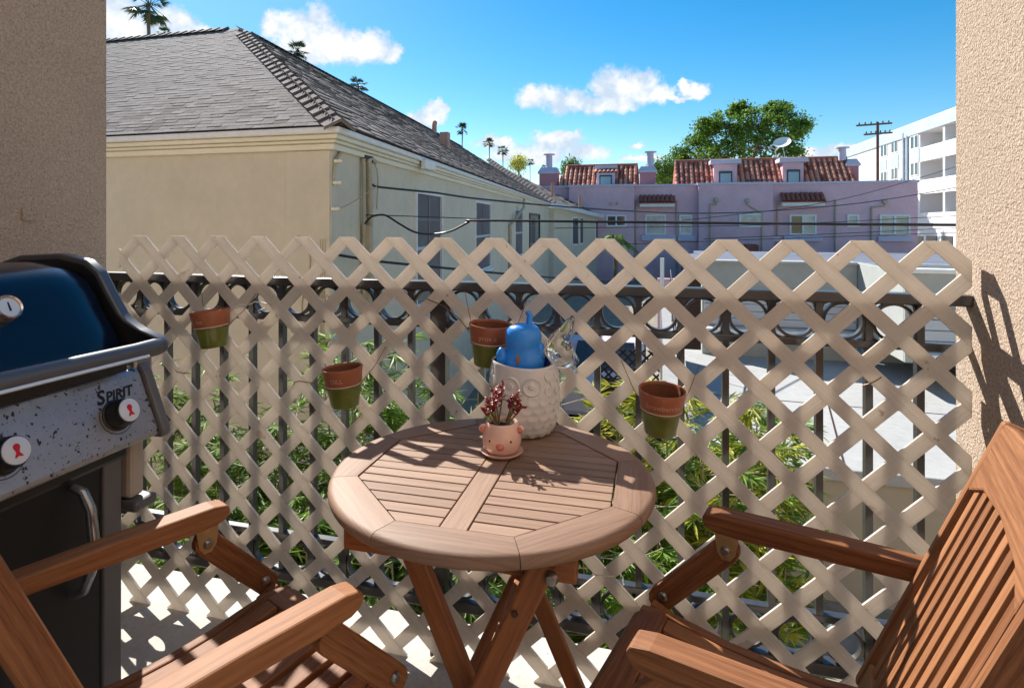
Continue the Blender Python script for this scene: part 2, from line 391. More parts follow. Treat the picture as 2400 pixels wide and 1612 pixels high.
def link(name, me, parent=None, bevel=None, world=True):
    o = bpy.data.objects.new(name, me); COL.objects.link(o)
    if parent is not None:
        o.parent = parent
        if world and parent.parent is None and parent.type == 'EMPTY': o.matrix_parent_inverse = Matrix.Translation(parent.location).inverted()
    if bevel:
        b = o.modifiers.new('bevel', 'BEVEL'); b.width = bevel; b.segments = 2; b.limit_method = 'ANGLE'; b.angle_limit = radians(35)
        b.harden_normals = False
    return o
def tag(o, label=None, cat=None, group=None, kind=None):
    if label: o['label'] = label
    if cat: o['category'] = cat
    if group: o['group'] = group
    if kind: o['kind'] = kind
    return o
def thing(name, loc, label, cat, group=None):
    o = bpy.data.objects.new(name, None); COL.objects.link(o); o.location = loc; o.empty_display_size = .1
    return tag(o, label, cat, group)
def boxo(name, lo, hi, mat, parent=None, bevel=None):
    lo2 = tuple(min(a, b) for a, b in zip(lo, hi)); hi2 = tuple(max(a, b) for a, b in zip(lo, hi))
    return MB().box(lo2, hi2).build(name, mat, parent, bevel=bevel)

_font_cache = {}
def text_mesh_data(s, size, shear=0.0, bold=False):
    cu = bpy.data.curves.new('lettering', 'FONT'); cu.body = s; cu.size = size; cu.align_x = 'CENTER'; cu.shear = shear
    cu.resolution_u = 3
    if bold: cu.offset = size * .032
    ob = bpy.data.objects.new('lettering', cu); COL.objects.link(ob)
    dg = bpy.context.evaluated_depsgraph_get(); dg.update()
    me = ob.evaluated_get(dg).to_mesh()
    v = [tuple(p.co) for p in me.vertices]; f = [tuple(p.vertices) for p in me.polygons]
    ob.evaluated_get(dg).to_mesh_clear(); bpy.data.objects.remove(ob); bpy.data.curves.remove(cu)
    return v, f

RND = random.Random(11)
exec_parts = []
# ------------------------------------------------------------------ setting: ground, balcony
GZ = -3.0
tag(MB().box((-400, -60, GZ - .3), (400, 700, GZ)).build('ground', 'ground_soil'), kind='structure')
tag(MB().box((-3.72, -1.0, GZ + .004), (.5, 12.9, GZ + .030)).build('planting_bed', 'mulch'), kind='structure')
fl = MB().box((-1.84, -1.2, -.22), (.715, 1.765, 0)).build('balcony_floor', 'balcony_concrete', bevel=.006); tag(fl, kind='structure')

def wall_block(name, lo, hi, label):
    t = thing(name, ((lo[0] + hi[0]) / 2, (lo[1] + hi[1]) / 2, lo[2]), label, 'wall')
    boxo('stucco_face', lo, hi, 'stucco_beige', t, bevel=.008)
    return t
lw = wall_block('balcony_wall', (-9.0, -1.4, GZ), (-1.84, 1.678, 5.2), 'shaded brown stucco wall on the left, behind the grill')
# small square wall box on the left wall
p = onX(67, 501, -1.84)
boxo('outlet_plate', (-1.842, p.y - .022, p.z - .022), (-1.832, p.y + .018, p.z + .020), 'stucco_beige', lw, bevel=.003)
bw_ = thing('bounce_wall', (-.56, -.9, 0), 'unseen white wall added behind the viewer to bounce light', 'door')  # unseen white back wall, added to throw fill light on the balcony
boxo('bounce_panel', (-1.84, -1.02, 0), (.715, -.98, 2.5), 'window_white', bw_)
for q in (-1.80, -.56, .66): boxo('frame', (q - .04, -.975, 0), (q + .04, -.93, 2.5), 'gutter_white', bw_)  # upright strips of the added bounce wall
boxo('head', (-1.84, -1.1, 2.502), (.715, -.93, 5.2), 'window_white', bw_)  # upper part of the added bounce wall
rw = wall_block('balcony_wall', (.715, -1.4, GZ), (9.0, 1.695, 5.2), 'sunlit rough beige stucco wall on the right, behind the slatted chair back')

# ------------------------------------------------------------------ lattice screen on the railing
LY = 1.585
def clip_poly(poly, x0, x1, z0, z1):
    def cl(P, f, inter):
        R = []
        for i in range(len(P)):
            a, b = P[i], P[(i + 1) % len(P)]
            fa, fb = f(a), f(b)
            if fa >= 0: R.append(a)
            if (fa >= 0) != (fb >= 0):
                t = fa / (fa - fb); R.append((a[0] + (b[0] - a[0]) * t, a[1] + (b[1] - a[1]) * t))
        return R
    for f in (lambda p: p[0] - x0, lambda p: x1 - p[0], lambda p: p[1] - z0, lambda p: z1 - p[1]):
        poly = cl(poly, f, None)
        if not poly: return []
    return poly
def clip_half(P, f):
    R = []
    for i in range(len(P)):
        a, b = P[i], P[(i + 1) % len(P)]; fa, fb = f(a), f(b)
        if fa >= 0: R.append(a)
        if (fa >= 0) != (fb >= 0):
            t = fa / (fa - fb); R.append((a[0] + (b[0] - a[0]) * t, a[1] + (b[1] - a[1]) * t))
    return R
def lattice():
    t = thing('lattice_panel', (-.49, LY, 0), 'beige plastic diamond lattice screen fixed along the balcony railing', 'lattice')
    px, pz, x0, z0 = .1490, .1465, -1.604, 1.1185       # horizontal and vertical repeat, centre of the first opening
    xa, xb, za, zb = -1.687, .701, .003, 1.193
    hw = .0243                             # half horizontal width of a slat
    k = pz / px
    for layer, sg in ((0, -1), (1, 1)):
        for i in range(-12, 30):
            # slat centre lines pass midway between openings
            cx = x0 + px * (i + .5)
            P = []
            zA, zB = za - .1, zb + .1
            dxA = (zA - z0) / k * sg; dxB = (zB - z0) / k * sg
            P = [(cx + dxA - hw, zA), (cx + dxA + hw, zA), (cx + dxB + hw, zB), (cx + dxB - hw, zB)]
            P = clip_poly(P, xa, xb, za, zb)
            if len(P) < 3: continue
            mb = MB()
            if sg < 0:
                mb.prism([(q[0], LY - .0050, q[1]) for q in P], (0, .0075, 0), grain=(-px, 0, pz))
            else:                                        # the crossing slats run between the others, a hair behind
                for j in range(-12, 40):
                    c0 = x0 + px * (j + .5) + hw + .0002; c1 = x0 + px * (j + 1.5) - hw - .0002
                    Q = clip_half(P, lambda p: p[0] + (p[1] - z0) / k - c0); Q = clip_half(Q, lambda p: c1 - p[0] - (p[1] - z0) / k) if Q else Q
                    if len(Q) > 2: mb.prism([(q[0], LY - .0043, q[1]) for q in Q], (0, .0064, 0), grain=(px, 0, pz))
            mb.build('slat', 'lattice_plastic', t)
    return t
lattice()

# ------------------------------------------------------------------ iron railing
RY = 1.625
def railing():
    t = thing('balcony_railing', (-.55, RY, 0), 'dark painted iron railing with rings and upright bars behind the lattice', 'railing')
    def rail(z0, z1, d, nm='rail'): boxo(nm, (-1.84, RY - d, z0), (.715, RY + d, z1), 'rail_paint', t, bevel=.003)
    rail(1.042, 1.068, .022, 'top_rail'); rail(.934, .953, .013); rail(.262, .280, .013); rail(.135, .165, .018, 'bottom_rail')
    xs = []
    x = .3993 + .1072 * 3
    while x > -1.84:
        xs.append(x); x -= .1072
    xs = [q for q in xs if q < .70]
    for q in xs:
        if abs(q + .585) < .05: continue
        boxo('baluster', (q - .008, RY - .011, .13), (q + .008, RY + .011, 1.045), 'rail_paint', t)
    boxo('post', (-.585 - .023, RY - .020, 0), (-.585 + .023, RY + .020, 1.042), 'rail_paint', t)
    # rings between the bars, above and below
    def ring_mesh(r):
        mb = MB(); rows = []
        for j in range(25):
            a = 2 * pi * j / 24; ring = []
            for (dr, dy) in ((-.0035, -.008), (.0035, -.008), (.0035, .008), (-.0035, .008)):
                ring.append(((r + dr) * cos(a), dy, (r + dr) * sin(a)))
            rows.append(ring)
        mb.grid(rows, closed_u=True); return mb.mesh('ring', 'rail_paint', smooth=40)
    rm = ring_mesh(.0415); rm2 = ring_mesh(.0440)
    for q in xs:
        for (z, me) in ((.9975, rm2), (.2135, rm)):
            o = link('ring', me, t); o.location = (q - .0536, RY, z)
            o.matrix_parent_inverse = Matrix.Translation(t.location).inverted()
    # small spandrels that fill the ring corners
    for q in xs:
        for sx in (-1, 1):
            for (zc, sz) in ((1.042, -1), (.953, 1)):
                mb = MB(); a = Vector((q - .0536 + sx * .0456, RY - .006, zc))
                mb.prism([a, a + Vector((-sx * .016, 0, 0)), a + Vector((-sx * .004, 0, sz * .006)), a + Vector((0, 0, sz * .018))], (0, .012, 0))
                mb.build('spandrel', 'rail_paint', t)
    return t
railing()

# ------------------------------------------------------------------ the cream house with the shingle roof
HV = Vector((-.0738, .9973, 0)); P0 = Vector((-3.503, 6.310, 2.385)); W0 = Vector((-3.731, 6.497, 0)); HL = 29.0
W4 = 4.56; APX = Vector((P0.x - W4 + HV.x / HV.y * W4, P0.y + W4, 5.36))
def hplane(x, y, P, n):
    d = ray(x, y); t = (P - ORG).dot(n) / d.dot(n); return ORG + d * t
HN = Vector((HV.y, -HV.x, 0))     # outward normal of the side wall
def side(x, y, off=0.0): return hplane(x, y, W0 + HN * off, HN)
def cream_house():
    t = thing('house', (-9, 15, GZ), 'cream stucco two storey house with grey shingle hip roof at left', 'house')
    def foot(off, L=HL):
        a = W0 + HN * off + Vector((0, -off, 0)); b = a + HV * (L + off)
        return [a, b, Vector((-17, b.y, 0)), Vector((-17, a.y, 0))]
    def lay(name, off, z0, z1, mat, bev=None):
        return MB().prism([p + Vector((0, 0, z0)) for p in foot(off)], (0, 0, z1 - z0)).build(name, mat, t, bevel=bev)
    lay('wall', 0, GZ, 2.150, 'house_stucco')
    lay('cornice', .060, 2.115, 2.190, 'house_trim', .012)
    lay('cornice', .110, 2.192, 2.232, 'house_trim', .015)
    lay('cornice', .150, 2.234, 2.290, 'house_trim', .012)
    lay('gutter', .205, 2.292, 2.372, 'gutter_white', .018)
    boxo('wall_pilaster', (W0.x - .62, W0.y - .025, GZ), (W0.x - .012, W0.y + .05, 2.112), 'house_stucco', t, bevel=.01)
    # roof
    E1 = P0 + HV * HL; R1 = APX + HV * (HL - 2 * W4); LX = -17.0
    A2 = Vector((LX, APX.y, APX.z)); E0 = Vector((LX, P0.y, P0.z))
    mb = MB(); mb.face([P0, APX, A2, E0]); mb.face([P0, E1, R1, APX]); mb.face([E1, R1, R1 + Vector((-W4, W4, -2.9))])
    mb.face([APX, R1, R1 + Vector((-8, 0, -4)), APX + Vector((-8, 0, 0))])
    mb.face([P0, E1, E1 + Vector((-12, 0, 0)), E0])
    roof = mb.build('roof', 'shingle_dark', t)
    slope = Vector((0, APX.y - P0.y, APX.z - P0.z)); SL = slope.length; up = slope.normalized()
    nrm = Vector((0, -up.z, up.y))
    TW, EX = .19, .105
    def tab_mesh(w, th, mat):
        m = MB(); l = EX + .06
        v = [(-w / 2 + .001, 0, 0), (w / 2 - .001, 0, 0), (w / 2 - .001, 0, th), (-w / 2 + .001, 0, th), (-w / 2 + .001, l, 0), (w / 2 - .001, l, 0), (w / 2 - .001, l, .001), (-w / 2 + .001, l, .001)]
        m.v = v; m.f = [(0, 1, 2, 3), (3, 2, 6, 7), (1, 5, 6, 2), (0, 3, 7, 4), (4, 7, 6, 5)]; m.uv = [None] * 5
        return m.mesh('shingle', mat)
    metas = [tab_mesh(TW, th, mt) for th in (.004, .005, .008) for mt in ('shingle_grey', 'shingle_dark', 'shingle_pale', 'shingle_pale', 'shingle_grey')]  # mixed dark and pale tabs put the courses' shadow dashes into colour
    rot = Matrix((Vector((1, 0, 0)), up, nrm)).transposed().to_4x4()
    rr = random.Random(3); n = 0; rest = MB()
    nrow = int(SL / EX)
    for r in range(nrow):
        f0 = r * EX / SL; y = P0.y + slope.y * f0; xr = P0.x + (APX.x - P0.x) * f0; xl = onY(228, 100, y).x
        x = xr - TW / 2 - rr.uniform(.02, .25)
        while x > xl - TW:
            pos = Vector((x, y, P0.z + slope.z * f0)) + nrm * .004
            me = rr.choice(metas)
            if n < 300:
                o = bpy.data.objects.new('shingle', me); COL.objects.link(o); o.parent = roof
                o.matrix_local = Matrix.Translation(pos) @ rot; n += 1
            else:
                mt = Matrix.Translation(pos) @ rot; i = len(rest.v)
                rest.v += [tuple(mt @ v.co) for v in me.vertices]; rest.f += [tuple(i + k for k in p.vertices) for p in me.polygons]
            x -= TW
    o = rest.build('upper_shingles', 'shingle_grey', roof, raw=True); o['kind'] = 'stuff'
    # right-hand slope, seen at a grazing angle: joined courses
    nin = Vector((-HN.x, -HN.y, 0)); slr = nin * W4 + Vector((0, 0, APX.z - P0.z)); upr = slr.normalized(); nr = upr.cross(HV).normalized()
    if nr.z < 0: nr = -nr
    groups = [MB(), MB(), MB()]
    for r in range(int(slr.length / EX)):
        f0 = r * EX / slr.length; d = (APX.y - P0.y - slr.y) / HV.y * f0 + .02; L = HL - d
        while d < L:
            w = rr.choice((.22, .34, .5)); th = rr.choice((.010, .018, .026))
            a = P0 + HV * d + upr * (r * EX) + nr * .004; b = a + HV * (w - .006); g = rr.choice(groups)
            q = [a, b, b + nr * th, a + nr * th, a + upr * .2, b + upr * .2, b + upr * .2 + nr * .004, a + upr * .2 + nr * .004]
            i = len(g.v); g.v += [tuple(p) for p in q]; g.f += [tuple(i + k for k in s) for s in ((0, 1, 2, 3), (3, 2, 6, 7), (0, 3, 7, 4), (1, 5, 6, 2))]
            d += w
    for g, mt in zip(groups, ('shingle_grey', 'shingle_dark', 'shingle_grey')):
        o = g.build('side_shingles', mt, roof, raw=True); o['kind'] = 'stuff'
    # hip and ridge caps
    hip = APX - P0; hl = hip.length; hu = hip.normalized(); hs_ = hu.cross(Vector((0, 0, 1))).normalized(); hn = hs_.cross(hu).normalized()
    m = MB(); w = .19
    for sgn in (1,):
        ring0 = [(-w, 0, -.085), (0, 0, .030), (w, 0, -.085)]; ring1 = [(-w * .95, .33, -.12), (0, .33, -.005), (w * .95, .33, -.12)]
        m.grid([[(p[0], p[1], p[2]) for p in ring0], [(p[0], p[1], p[2]) for p in ring1]])
        m.face([(-w, 0, -.085), (0, 0, .030), (0, 0, -.01), (-w, 0, -.13)]); m.face([(0, 0, .030), (w, 0, -.085), (w, 0, -.13), (0, 0, -.01)])
    capm = [m.mesh('hip_cap', mt) for mt in ('shingle_grey', 'shingle_dark')]
    hrot = Matrix((hs_, hu, hn)).transposed().to_4x4()
    for k in range(int(hl / .27) - 2):
        o = bpy.data.objects.new('hip_cap', capm[k % 2]); COL.objects.link(o); o.parent = roof
        o.matrix_local = Matrix.Translation(P0 + hu * (k * .27) + hn * .045) @ hrot
    rrot = Matrix((Vector((0, 1, 0)), Vector((-1, 0, 0)), Vector((0, 0, 1)))).transposed().to_4x4()
    for k in range(20):
        o = bpy.data.objects.new('ridge_cap', capm[k % 2]); COL.objects.link(o); o.parent = roof
        o.matrix_local = Matrix.Translation(APX + Vector((-.3 - k * .21, 0, .03))) @ rrot
    mb = MB()
    k = 0
    rl = HL - 2 * W4; hvr = Matrix((HN, HV, Vector((0, 0, 1)))).transposed().to_4x4()
    for k in range(2, int(rl / .21)):
        o = MB(); 
        mt = Matrix.Translation(APX + HV * (k * .21) + Vector((0, 0, .03))) @ hvr; i = len(mb.v)
        mb.v += [tuple(mt @ v.co) for v in capm[0].vertices]; mb.f += [tuple(i + q for q in p.vertices) for p in capm[0].polygons]
    o = mb.build('ridge_shingles', 'shingle_grey', roof, raw=True); o['kind'] = 'stuff'
    # roof vents on the right slope
    def rp(x, y): return hplane(x, y, P0, nr)
    b = rp(1018, 312)
    q = MB(); q.tube([b - Vector((0, 0, .1)), b + Vector((0, 0, .33)), b + Vector((.05, -.08, .42)), b + Vector((.10, -.2, .40))], .105, 10); q.build('roof_vent', 'vent_pink', roof, smooth=50)
    b = rp(1043, 345)
    v = MB().box((b.x - .13, b.y - .13, b.z - .2), (b.x + .13, b.y + .13, b.z + .46)).build('chimney', 'vent_pink', roof, bevel=.01)
    MB().prism([b + Vector((-.30, -.35, -.02)), b + Vector((.30, -.35, -.42)), b + Vector((.30, .2, -.42)), b + Vector((-.30, .2, -.02))], (0, 0, .06)).build('flashing', 'vent_pink', roof)
    for (x, y) in ((1220, 425), (1295, 447), (1360, 478)):
        b = rp(x, y) if x < 1250 else at(x, y, 34)
        MB().tube([b - Vector((0, 0, .3)), b + Vector((0, 0, .45))], .09, 8).build('roof_vent', 'vent_pink', roof, smooth=50)
    # gutter outlet and downspouts
    g = side(1004, 385, .23)
    MB().box((g.x - .04, g.y - .25, g.z - .10), (g.x + .05, g.y + .25, g.z + .06)).build('gutter_bracket', 'gutter_white', t, bevel=.015)
    a = side(1196, 515, .07); top = side(1228, 465, .24)
    MB().tube([top, top - Vector((0, 0, .35)), a + Vector((0, 1.2, .15)), a + Vector((0, 0, -.2)), Vector((a.x, a.y, GZ))], .055, 8).build('downspout', 'conduit_tan', t, smooth=50)
    # windows of the side wall
    def win(x0, x1, ztop, zbot, glass, frame, mull=True, fr=.065):
        a = side(x0, 480); b = side(x1, 480); u = HV; L = (b - a).length
        c0 = Vector((a.x, a.y, 0))
        def slab(s0, s1, z0, z1, o0, o1):
            return [c0 + u * s0 + HN * o0 + Vector((0, 0, z0)), c0 + u * s1 + HN * o0 + Vector((0, 0, z0)), c0 + u * s1 + HN * o0 + Vector((0, 0, z1)), c0 + u * s0 + HN * o0 + Vector((0, 0, z1))], HN * (o1 - o0)
        f = MB()
        for (s0, s1, z0, z1) in ((0, fr, zbot, ztop), (L - fr, L, zbot, ztop), (fr, L - fr, ztop - fr * .8, ztop), (fr, L - fr, zbot, zbot + fr * .8)):
            P_, o_ = slab(s0, s1, z0, z1, -.02, .05); f.prism(P_, o_)
        w = f.build('window', frame, t)
        P_, o_ = slab(fr, L - fr, zbot + fr * .8, ztop - fr * .8, -.02, .006); MB().prism(P_, o_).build('pane', glass, w)
        if mull:
            zm = (ztop + zbot) / 2
            P_, o_ = slab(fr, L - fr, zm - .03, zm + .03, .006, .03); MB().prism(P_, o_).build('sash_bar', 'siding_grey', w)
            P_, o_ = slab(L / 2 - .02, L / 2 + .02, zm + .03, ztop - fr * .8, .006, .022); MB().prism(P_, o_).build('muntin', 'muntin_grey', w)
            P_, o_ = slab(fr, L - fr, (zm + ztop) / 2 - .015, (zm + ztop) / 2 + .015, .0065, .018); MB().prism(P_, o_).build('muntin', 'muntin_grey', w)
        P_, o_ = slab(-.06, L + .06, zbot - .07, zbot - .002, -.02, .10); MB().prism(P_, o_).build('sill', 'gutter_white', w)
    win(970, 1033, 1.80, -.25, 'glass_screen', 'window_white'); win(1111, 1148, 1.80, -.05, 'glass_screen', 'window_white')
    win(1205, 1224, 1.74, -.05, 'glass_screen', 'window_white'); win(1240, 1264, 1.66, -.2, 'glass_dark', 'window_dark', mull=False)
    # electric service at the corner: conduits, head, insulators
    def cond(pts, r, mat='conduit_tan', off=.05, nm='conduit'):
        MB().tube([side(x, y, off) for (x, y) in pts], r, 8).build(nm, mat, t, smooth=60)
    cond([(852, 372), (853, 420), (853, 500), (853, 700)], .028); cond([(864, 372), (866, 420), (868, 500), (868, 700)], .040)
    cond([(878, 384), (884, 400), (886, 430), (884, 470), (883, 490)], .010, 'conduit_tan'); cond([(858, 380), (870, 372), (880, 380)], .035)
    cond([(790, 372), (800, 356), (815, 352), (840, 362), (862, 372)], .014, 'conduit_tan', .04, 'service_cable')
    cond([(782, 420), (786, 385), (796, 362), (812, 353)], .016, 'conduit_tan', .03, 'service_cable')
    cond([(842, 356), (890, 365), (935, 352), (990, 372)], .008, 'satin_dark', .03, 'service_cable')
    MB().box(side(850, 372, .03) - Vector((.0, .0, .04)), side(874, 372, .08) + Vector((.0, .02, .03))).build('service_head', 'satin_dark', t, bevel=.01)
    for (x, y) in ((792, 378), (790, 429), (786, 490)):
        b = side(x, y, .06); MB().lathe([(0, -.06), (.022, -.05), (.028, -.02), (.018, 0), (.028, .02), (.022, .05), (0, .06)], b, 10, axis=Quaternion((1, 0, 0), 0) @ HN.to_track_quat('Z', 'Y')).build('insulator', 'house_trim', t, smooth=60)
    MB().box(side(846, 690, .01), side(870, 700, .12) + Vector((0, 0, .02))).build('meter_box', 'conduit_tan', t)
    MB().box(side(852, 528, .0) + Vector((0, 0, -1.3)), side(868, 528, .14)).build('meter_box', 'conduit_tan', t, bevel=.01)
    # cable bundle and loops low on the front wall
    for k, (x0, y0) in enumerate(((700, 592), (735, 700), (760, 730))):
        c = onY(x0, y0, W0.y - .03)
        MB().tube([c + Vector((.16 * cos(a), 0, .30 * sin(a) - .1)) for a in [j * pi / 10 for j in range(-2, 15)]], .010, 6).build('cable_loop', 'conduit_tan', t, smooth=60)
    for k, x0 in enumerate((752, 757, 763)):
        c = onY(x0, 560, W0.y - .02); MB().tube([c, c - Vector((.01 * k, 0, 1.2)), c - Vector((.05 * k, 0, 3))], .011, 6).build('service_cable', 'conduit_tan', t, smooth=60)
    return t
cream_house()

def rear_wing():
    t = thing('house', (-6, 38, GZ), 'far cream house wing with lower shingle hip roof beside the purple building', 'house')
    C1 = at(1310, 483, 36); C2 = at(1418, 509.5, 44.3); C0 = at(1180, 470, 36); A = at(1142, 372, 44); B = A + Vector((-.5, 3.5, 0))
    C0.z = C1.z
    mb = MB(); mb.face([C1, C2, B, A]); mb.face([C0, C1, A]); roof = mb.build('roof', 'shingle_dark', t)
    ins = (A - C1).normalized(); cap = MB(); sd = ins.cross(Vector((0, 0, 1))).normalized(); up = sd.cross(ins).normalized(); L = (A - C1).length
    for k in range(int(L / .42)):
        a = C1 + ins * (k * .42); w = .26
        cap.prism([a - sd * w - up * .05, a + up * .16, a + sd * w - up * .05], ins * .30)
    cap.build('hip_caps', 'shingle_grey', roof); 
    cs = MB(); rr = random.Random(9)
    for r in range(26):
        f = r / 26; a = C1.lerp(A, f); b = C2.lerp(B, f); d = (b - a); n = max(2, int(d.length / .9))
        for k in range(n):
            if rr.random() < .45: continue
            p = a + d * (k / n); q = a + d * ((k + .95) / n); hgt = Vector((0, 0, .05))
            cs.face([p + hgt, q + hgt, q + hgt + (A - C1) / 26 * .8, p + hgt + (A - C1) / 26 * .8])
    o = cs.build('side_shingles', 'shingle_grey', roof, raw=True); o['kind'] = 'stuff'
    inn = Vector((-.35, .35, -.45)); 
    w = MB(); c1 = C1 + inn; c2 = C2 + Vector((-.5, -.2, -.3)); c0 = C0 + inn
    w.face([Vector((c1.x, c1.y, GZ)), c1, c2, Vector((c2.x, c2.y, GZ))]); w.face([Vector((c0.x, c0.y, GZ)), c0, c1, Vector((c1.x, c1.y, GZ))])
    wa = w.build('wall', 'house_stucco', t)
    g = MB(); g.tube([C0, C1, C2], .16, 6); g.build('gutter', 'gutter_white', t, smooth=50)
    s = MB(); s.face([C0, C1, c1, c0]); s.face([C1, C2, c2, c1]); s.build('soffit', 'house_trim', t)
    def wl(x0, x1, y0, y1, glass):
        n = (c2 - c1).cross(Vector((0, 0, 1))).normalized()
        if n.x < 0: n = -n
        q = [hplane(x0, y1, c1, n), hplane(x1, y1, c1, n), hplane(x1, y0, c1, n), hplane(x0, y0, c1, n)]
        f = MB().prism([p - n * .02 for p in q], n * .08).build('window', 'gutter_white', t)
        m = sum(q, Vector()) / 4; MB().prism([m + (p - m) * .86 for p in q], n * .09).build('pane', glass, f)
    wl(1340, 1353, 508, 576, 'glass_dark'); wl(1358, 1364, 508, 574, 'glass_dark'); wl(1395, 1401, 515, 560, 'glass_dark')
rear_wing()

# ------------------------------------------------------------------ the purple terrace with tile mansards
PY = 45.0
def purple_building():
    t = thing('apartment_building', (15, PY + 5, GZ), 'purple stucco apartment building with red barrel tile mansard roofs', 'building')
    X = lambda x, Y=PY: onY(x, 500, Y).x
    Z = lambda x, y, Y=PY: onY(x, y, Y).z
    ZP = Z(1800, 433)
    boxo('wall', (X(1270), PY, GZ), (X(2151), PY + 9, ZP), 'purple_stucco', t)
    for (a, b, d) in ((1336, 1487, .55), (1636, 1808, .60), (1958, 2151, .0)):
        if d: boxo('wall_bay', (X(a), PY - d, GZ), (X(b), PY + .1, ZP + .003), 'purple_stucco', t)
        boxo('parapet_cap', (X(a) - .08, PY - d - .08, ZP + .004), (X(b) + .08, PY + .3, ZP + .16), 'lavender_trim', t)
    for (a, b) in ((1270, 1336), (1487, 1636), (1808, 1958)):
        boxo('parapet_cap', (X(a), PY - .08, ZP + .004), (X(b) - .09, PY + .3, ZP + .15), 'lavender_trim', t)
    def window(x0, y0, x1, y1, panes, Y=PY, sill=None, fr=.11):
        a = onY(x0, y0, Y); b = onY(x1, y1, Y); w = MB(); n = len(panes); W = b.x - a.x; pw = W / n
        segs = [(a.x, b.x, a.z - fr, a.z), (a.x, b.x, b.z, b.z + fr)]
        for k in range(n + 1):
            xx = a.x + pw * k; ww = fr if 0 < k < n else fr
            lo = xx if k == 0 else (xx - ww if k == n else xx - ww / 2); segs.append((lo, lo + ww, b.z + fr, a.z - fr))
        for (p, q, r, s) in segs: w.box((p, Y - .10, r), (q, Y + .02, s))
        o = w.build('window', 'gutter_white', t)
        for k, g in enumerate(panes):
            boxo('pane', (a.x + pw * k + fr * .5, Y - .045, b.z + fr * .9), (a.x + pw * (k + 1) - fr * .5, Y + .02, a.z - fr * .9), g, o)
        if n == 2 and H_MUN:
            pass
        if sill:
            c = onY(sill[0], sill[1], Y); d = onY(sill[2], sill[3], Y); boxo('sill', (c.x, Y - .22, d.z), (d.x, Y + .02, c.z), 'lavender_trim', o, bevel=.03)
        return o
    H_MUN = False
    P1 = PY - .55; P2 = PY - .60
    window(1421, 504, 1468, 531.5, ['glass_dark', 'glass_dark'], P1)
    window(1512, 503, 1561, 550.5, ['glass_pale'], PY, (1503, 551, 1584, 565))
    window(1592, 504, 1622, 550.5, ['glass_pale'], PY, (1588, 551, 1634, 565))
    window(1732, 500.6, 1787, 532.5, ['glass_pale'], P2)
    o = window(1850, 503, 1913, 551, ['glass_dark', 'glass_pale'], PY, (1836, 553, 1925, 566))
    boxo('sill', (X(1811), PY - .2, Z(1830, 566)), (X(1828), PY, Z(1830, 553)), 'lavender_trim', t)
    window(1985, 503, 2013, 532.5, ['glass_pale'], PY); window(2061, 503, 2132.5, 552, ['glass_pale', 'glass_pale'], PY, (2055.6, 553.5, 2137, 566.4))
    # barrel tiles (half cones) shared by all the roofs
    def tile_mesh(r0, r1, L, mat):
        m = MB(); rows = []
        for (r, y) in ((r0, 0), (r1, L)):
            rows.append([(r * cos(pi * j / 7), y, r * sin(pi * j / 7) - .02) for j in range(8)])
        m.grid(rows); m.grid([[(p[0] * .86, p[1], p[2] * .86 - .01) for p in rows[0]], rows[0]]); me = m.mesh('tile', mat, smooth=60); return me
    tw, tl = .345, .42
    tms = [tile_mesh(tw * .42, tw * .34, tl * 1.08, 'tile_red')]
    tms.append(tms[0].copy()); tms[1].materials[0] = MATS['tile_red_dark']
    rr = random.Random(4)
    def mansard(xa, xb, ytop, xtop_a, xtop_b, Yb=PY + .35, dep=1.75, skip=(), keep=None):
        a = Vector((X(xa, Yb), Yb, ZP + .02)); b = Vector((X(xb, Yb), Yb, ZP + .02))
        Yt = Yb + dep; zt = onY(xtop_a, ytop, Yt).z; ta = Vector((X(xtop_a, Yt), Yt, zt)); tb = Vector((X(xtop_b, Yt), Yt, zt))
        m = MB(); m.face([a, b, tb, ta]); m.face([a, ta, ta + Vector((0, 3, 0)), a + Vector((0, 3 + dep, 0))]); m.face([b, tb, tb + Vector((0, 3, 0)), b + Vector((0, 3 + dep, 0))]); m.face([ta, tb, tb + Vector((0, 3, 0)), ta + Vector((0, 3, 0))])
        roof = m.build('roof', 'tile_red_dark', t)
        sl = Vector((0, dep, zt - a.z)); u = sl.normalized(); n = Vector((0, -u.z, u.y)); rot = Matrix((Vector((1, 0, 0)), u, n)).transposed().to_4x4()
        nr = int(sl.length / tl + .5); st = sl.length / nr
        for r in range(nr):
            f = r / nr; x0 = a.x + (ta.x - a.x) * f; x1 = b.x + (tb.x - b.x) * f; nc = int((b.x - a.x) / tw)
            for k in range(nc + 1):
                x = a.x + (k + .5) * tw + (max(0, x0 - a.x) * 0)
                if x < x0 - .05 or x > x1 + .05: continue
                y = Yb + dep * f
                pxx = PX + F * (x * CC + y * SS) / (-x * SS + y * CC)
                if any(s0 < pxx < s1 for (s0, s1) in skip): continue
                o = bpy.data.objects.new('tile', tms[0] if rr.random() < .75 else tms[1]); COL.objects.link(o); o.parent = roof
                o.matrix_local = Matrix.Translation(Vector((x, y, a.z + (zt - a.z) * f)) + n * .03) @ rot @ Matrix.Rotation(rr.uniform(-.03, .03), 4, 'Z')
        MB().tube([ta + Vector((0, 0, .05)), tb + Vector((0, 0, .05))], .13, 8).build('ridge_tiles', 'tile_red_dark', roof, smooth=60)
        return roof
    mansard(1308, 1497, 392, 1330, 1495, skip=((1402, 1436),))
    mansard(1581, 2010, 381, 1584, 1984, skip=((1678, 1728), (1840, 1886)))
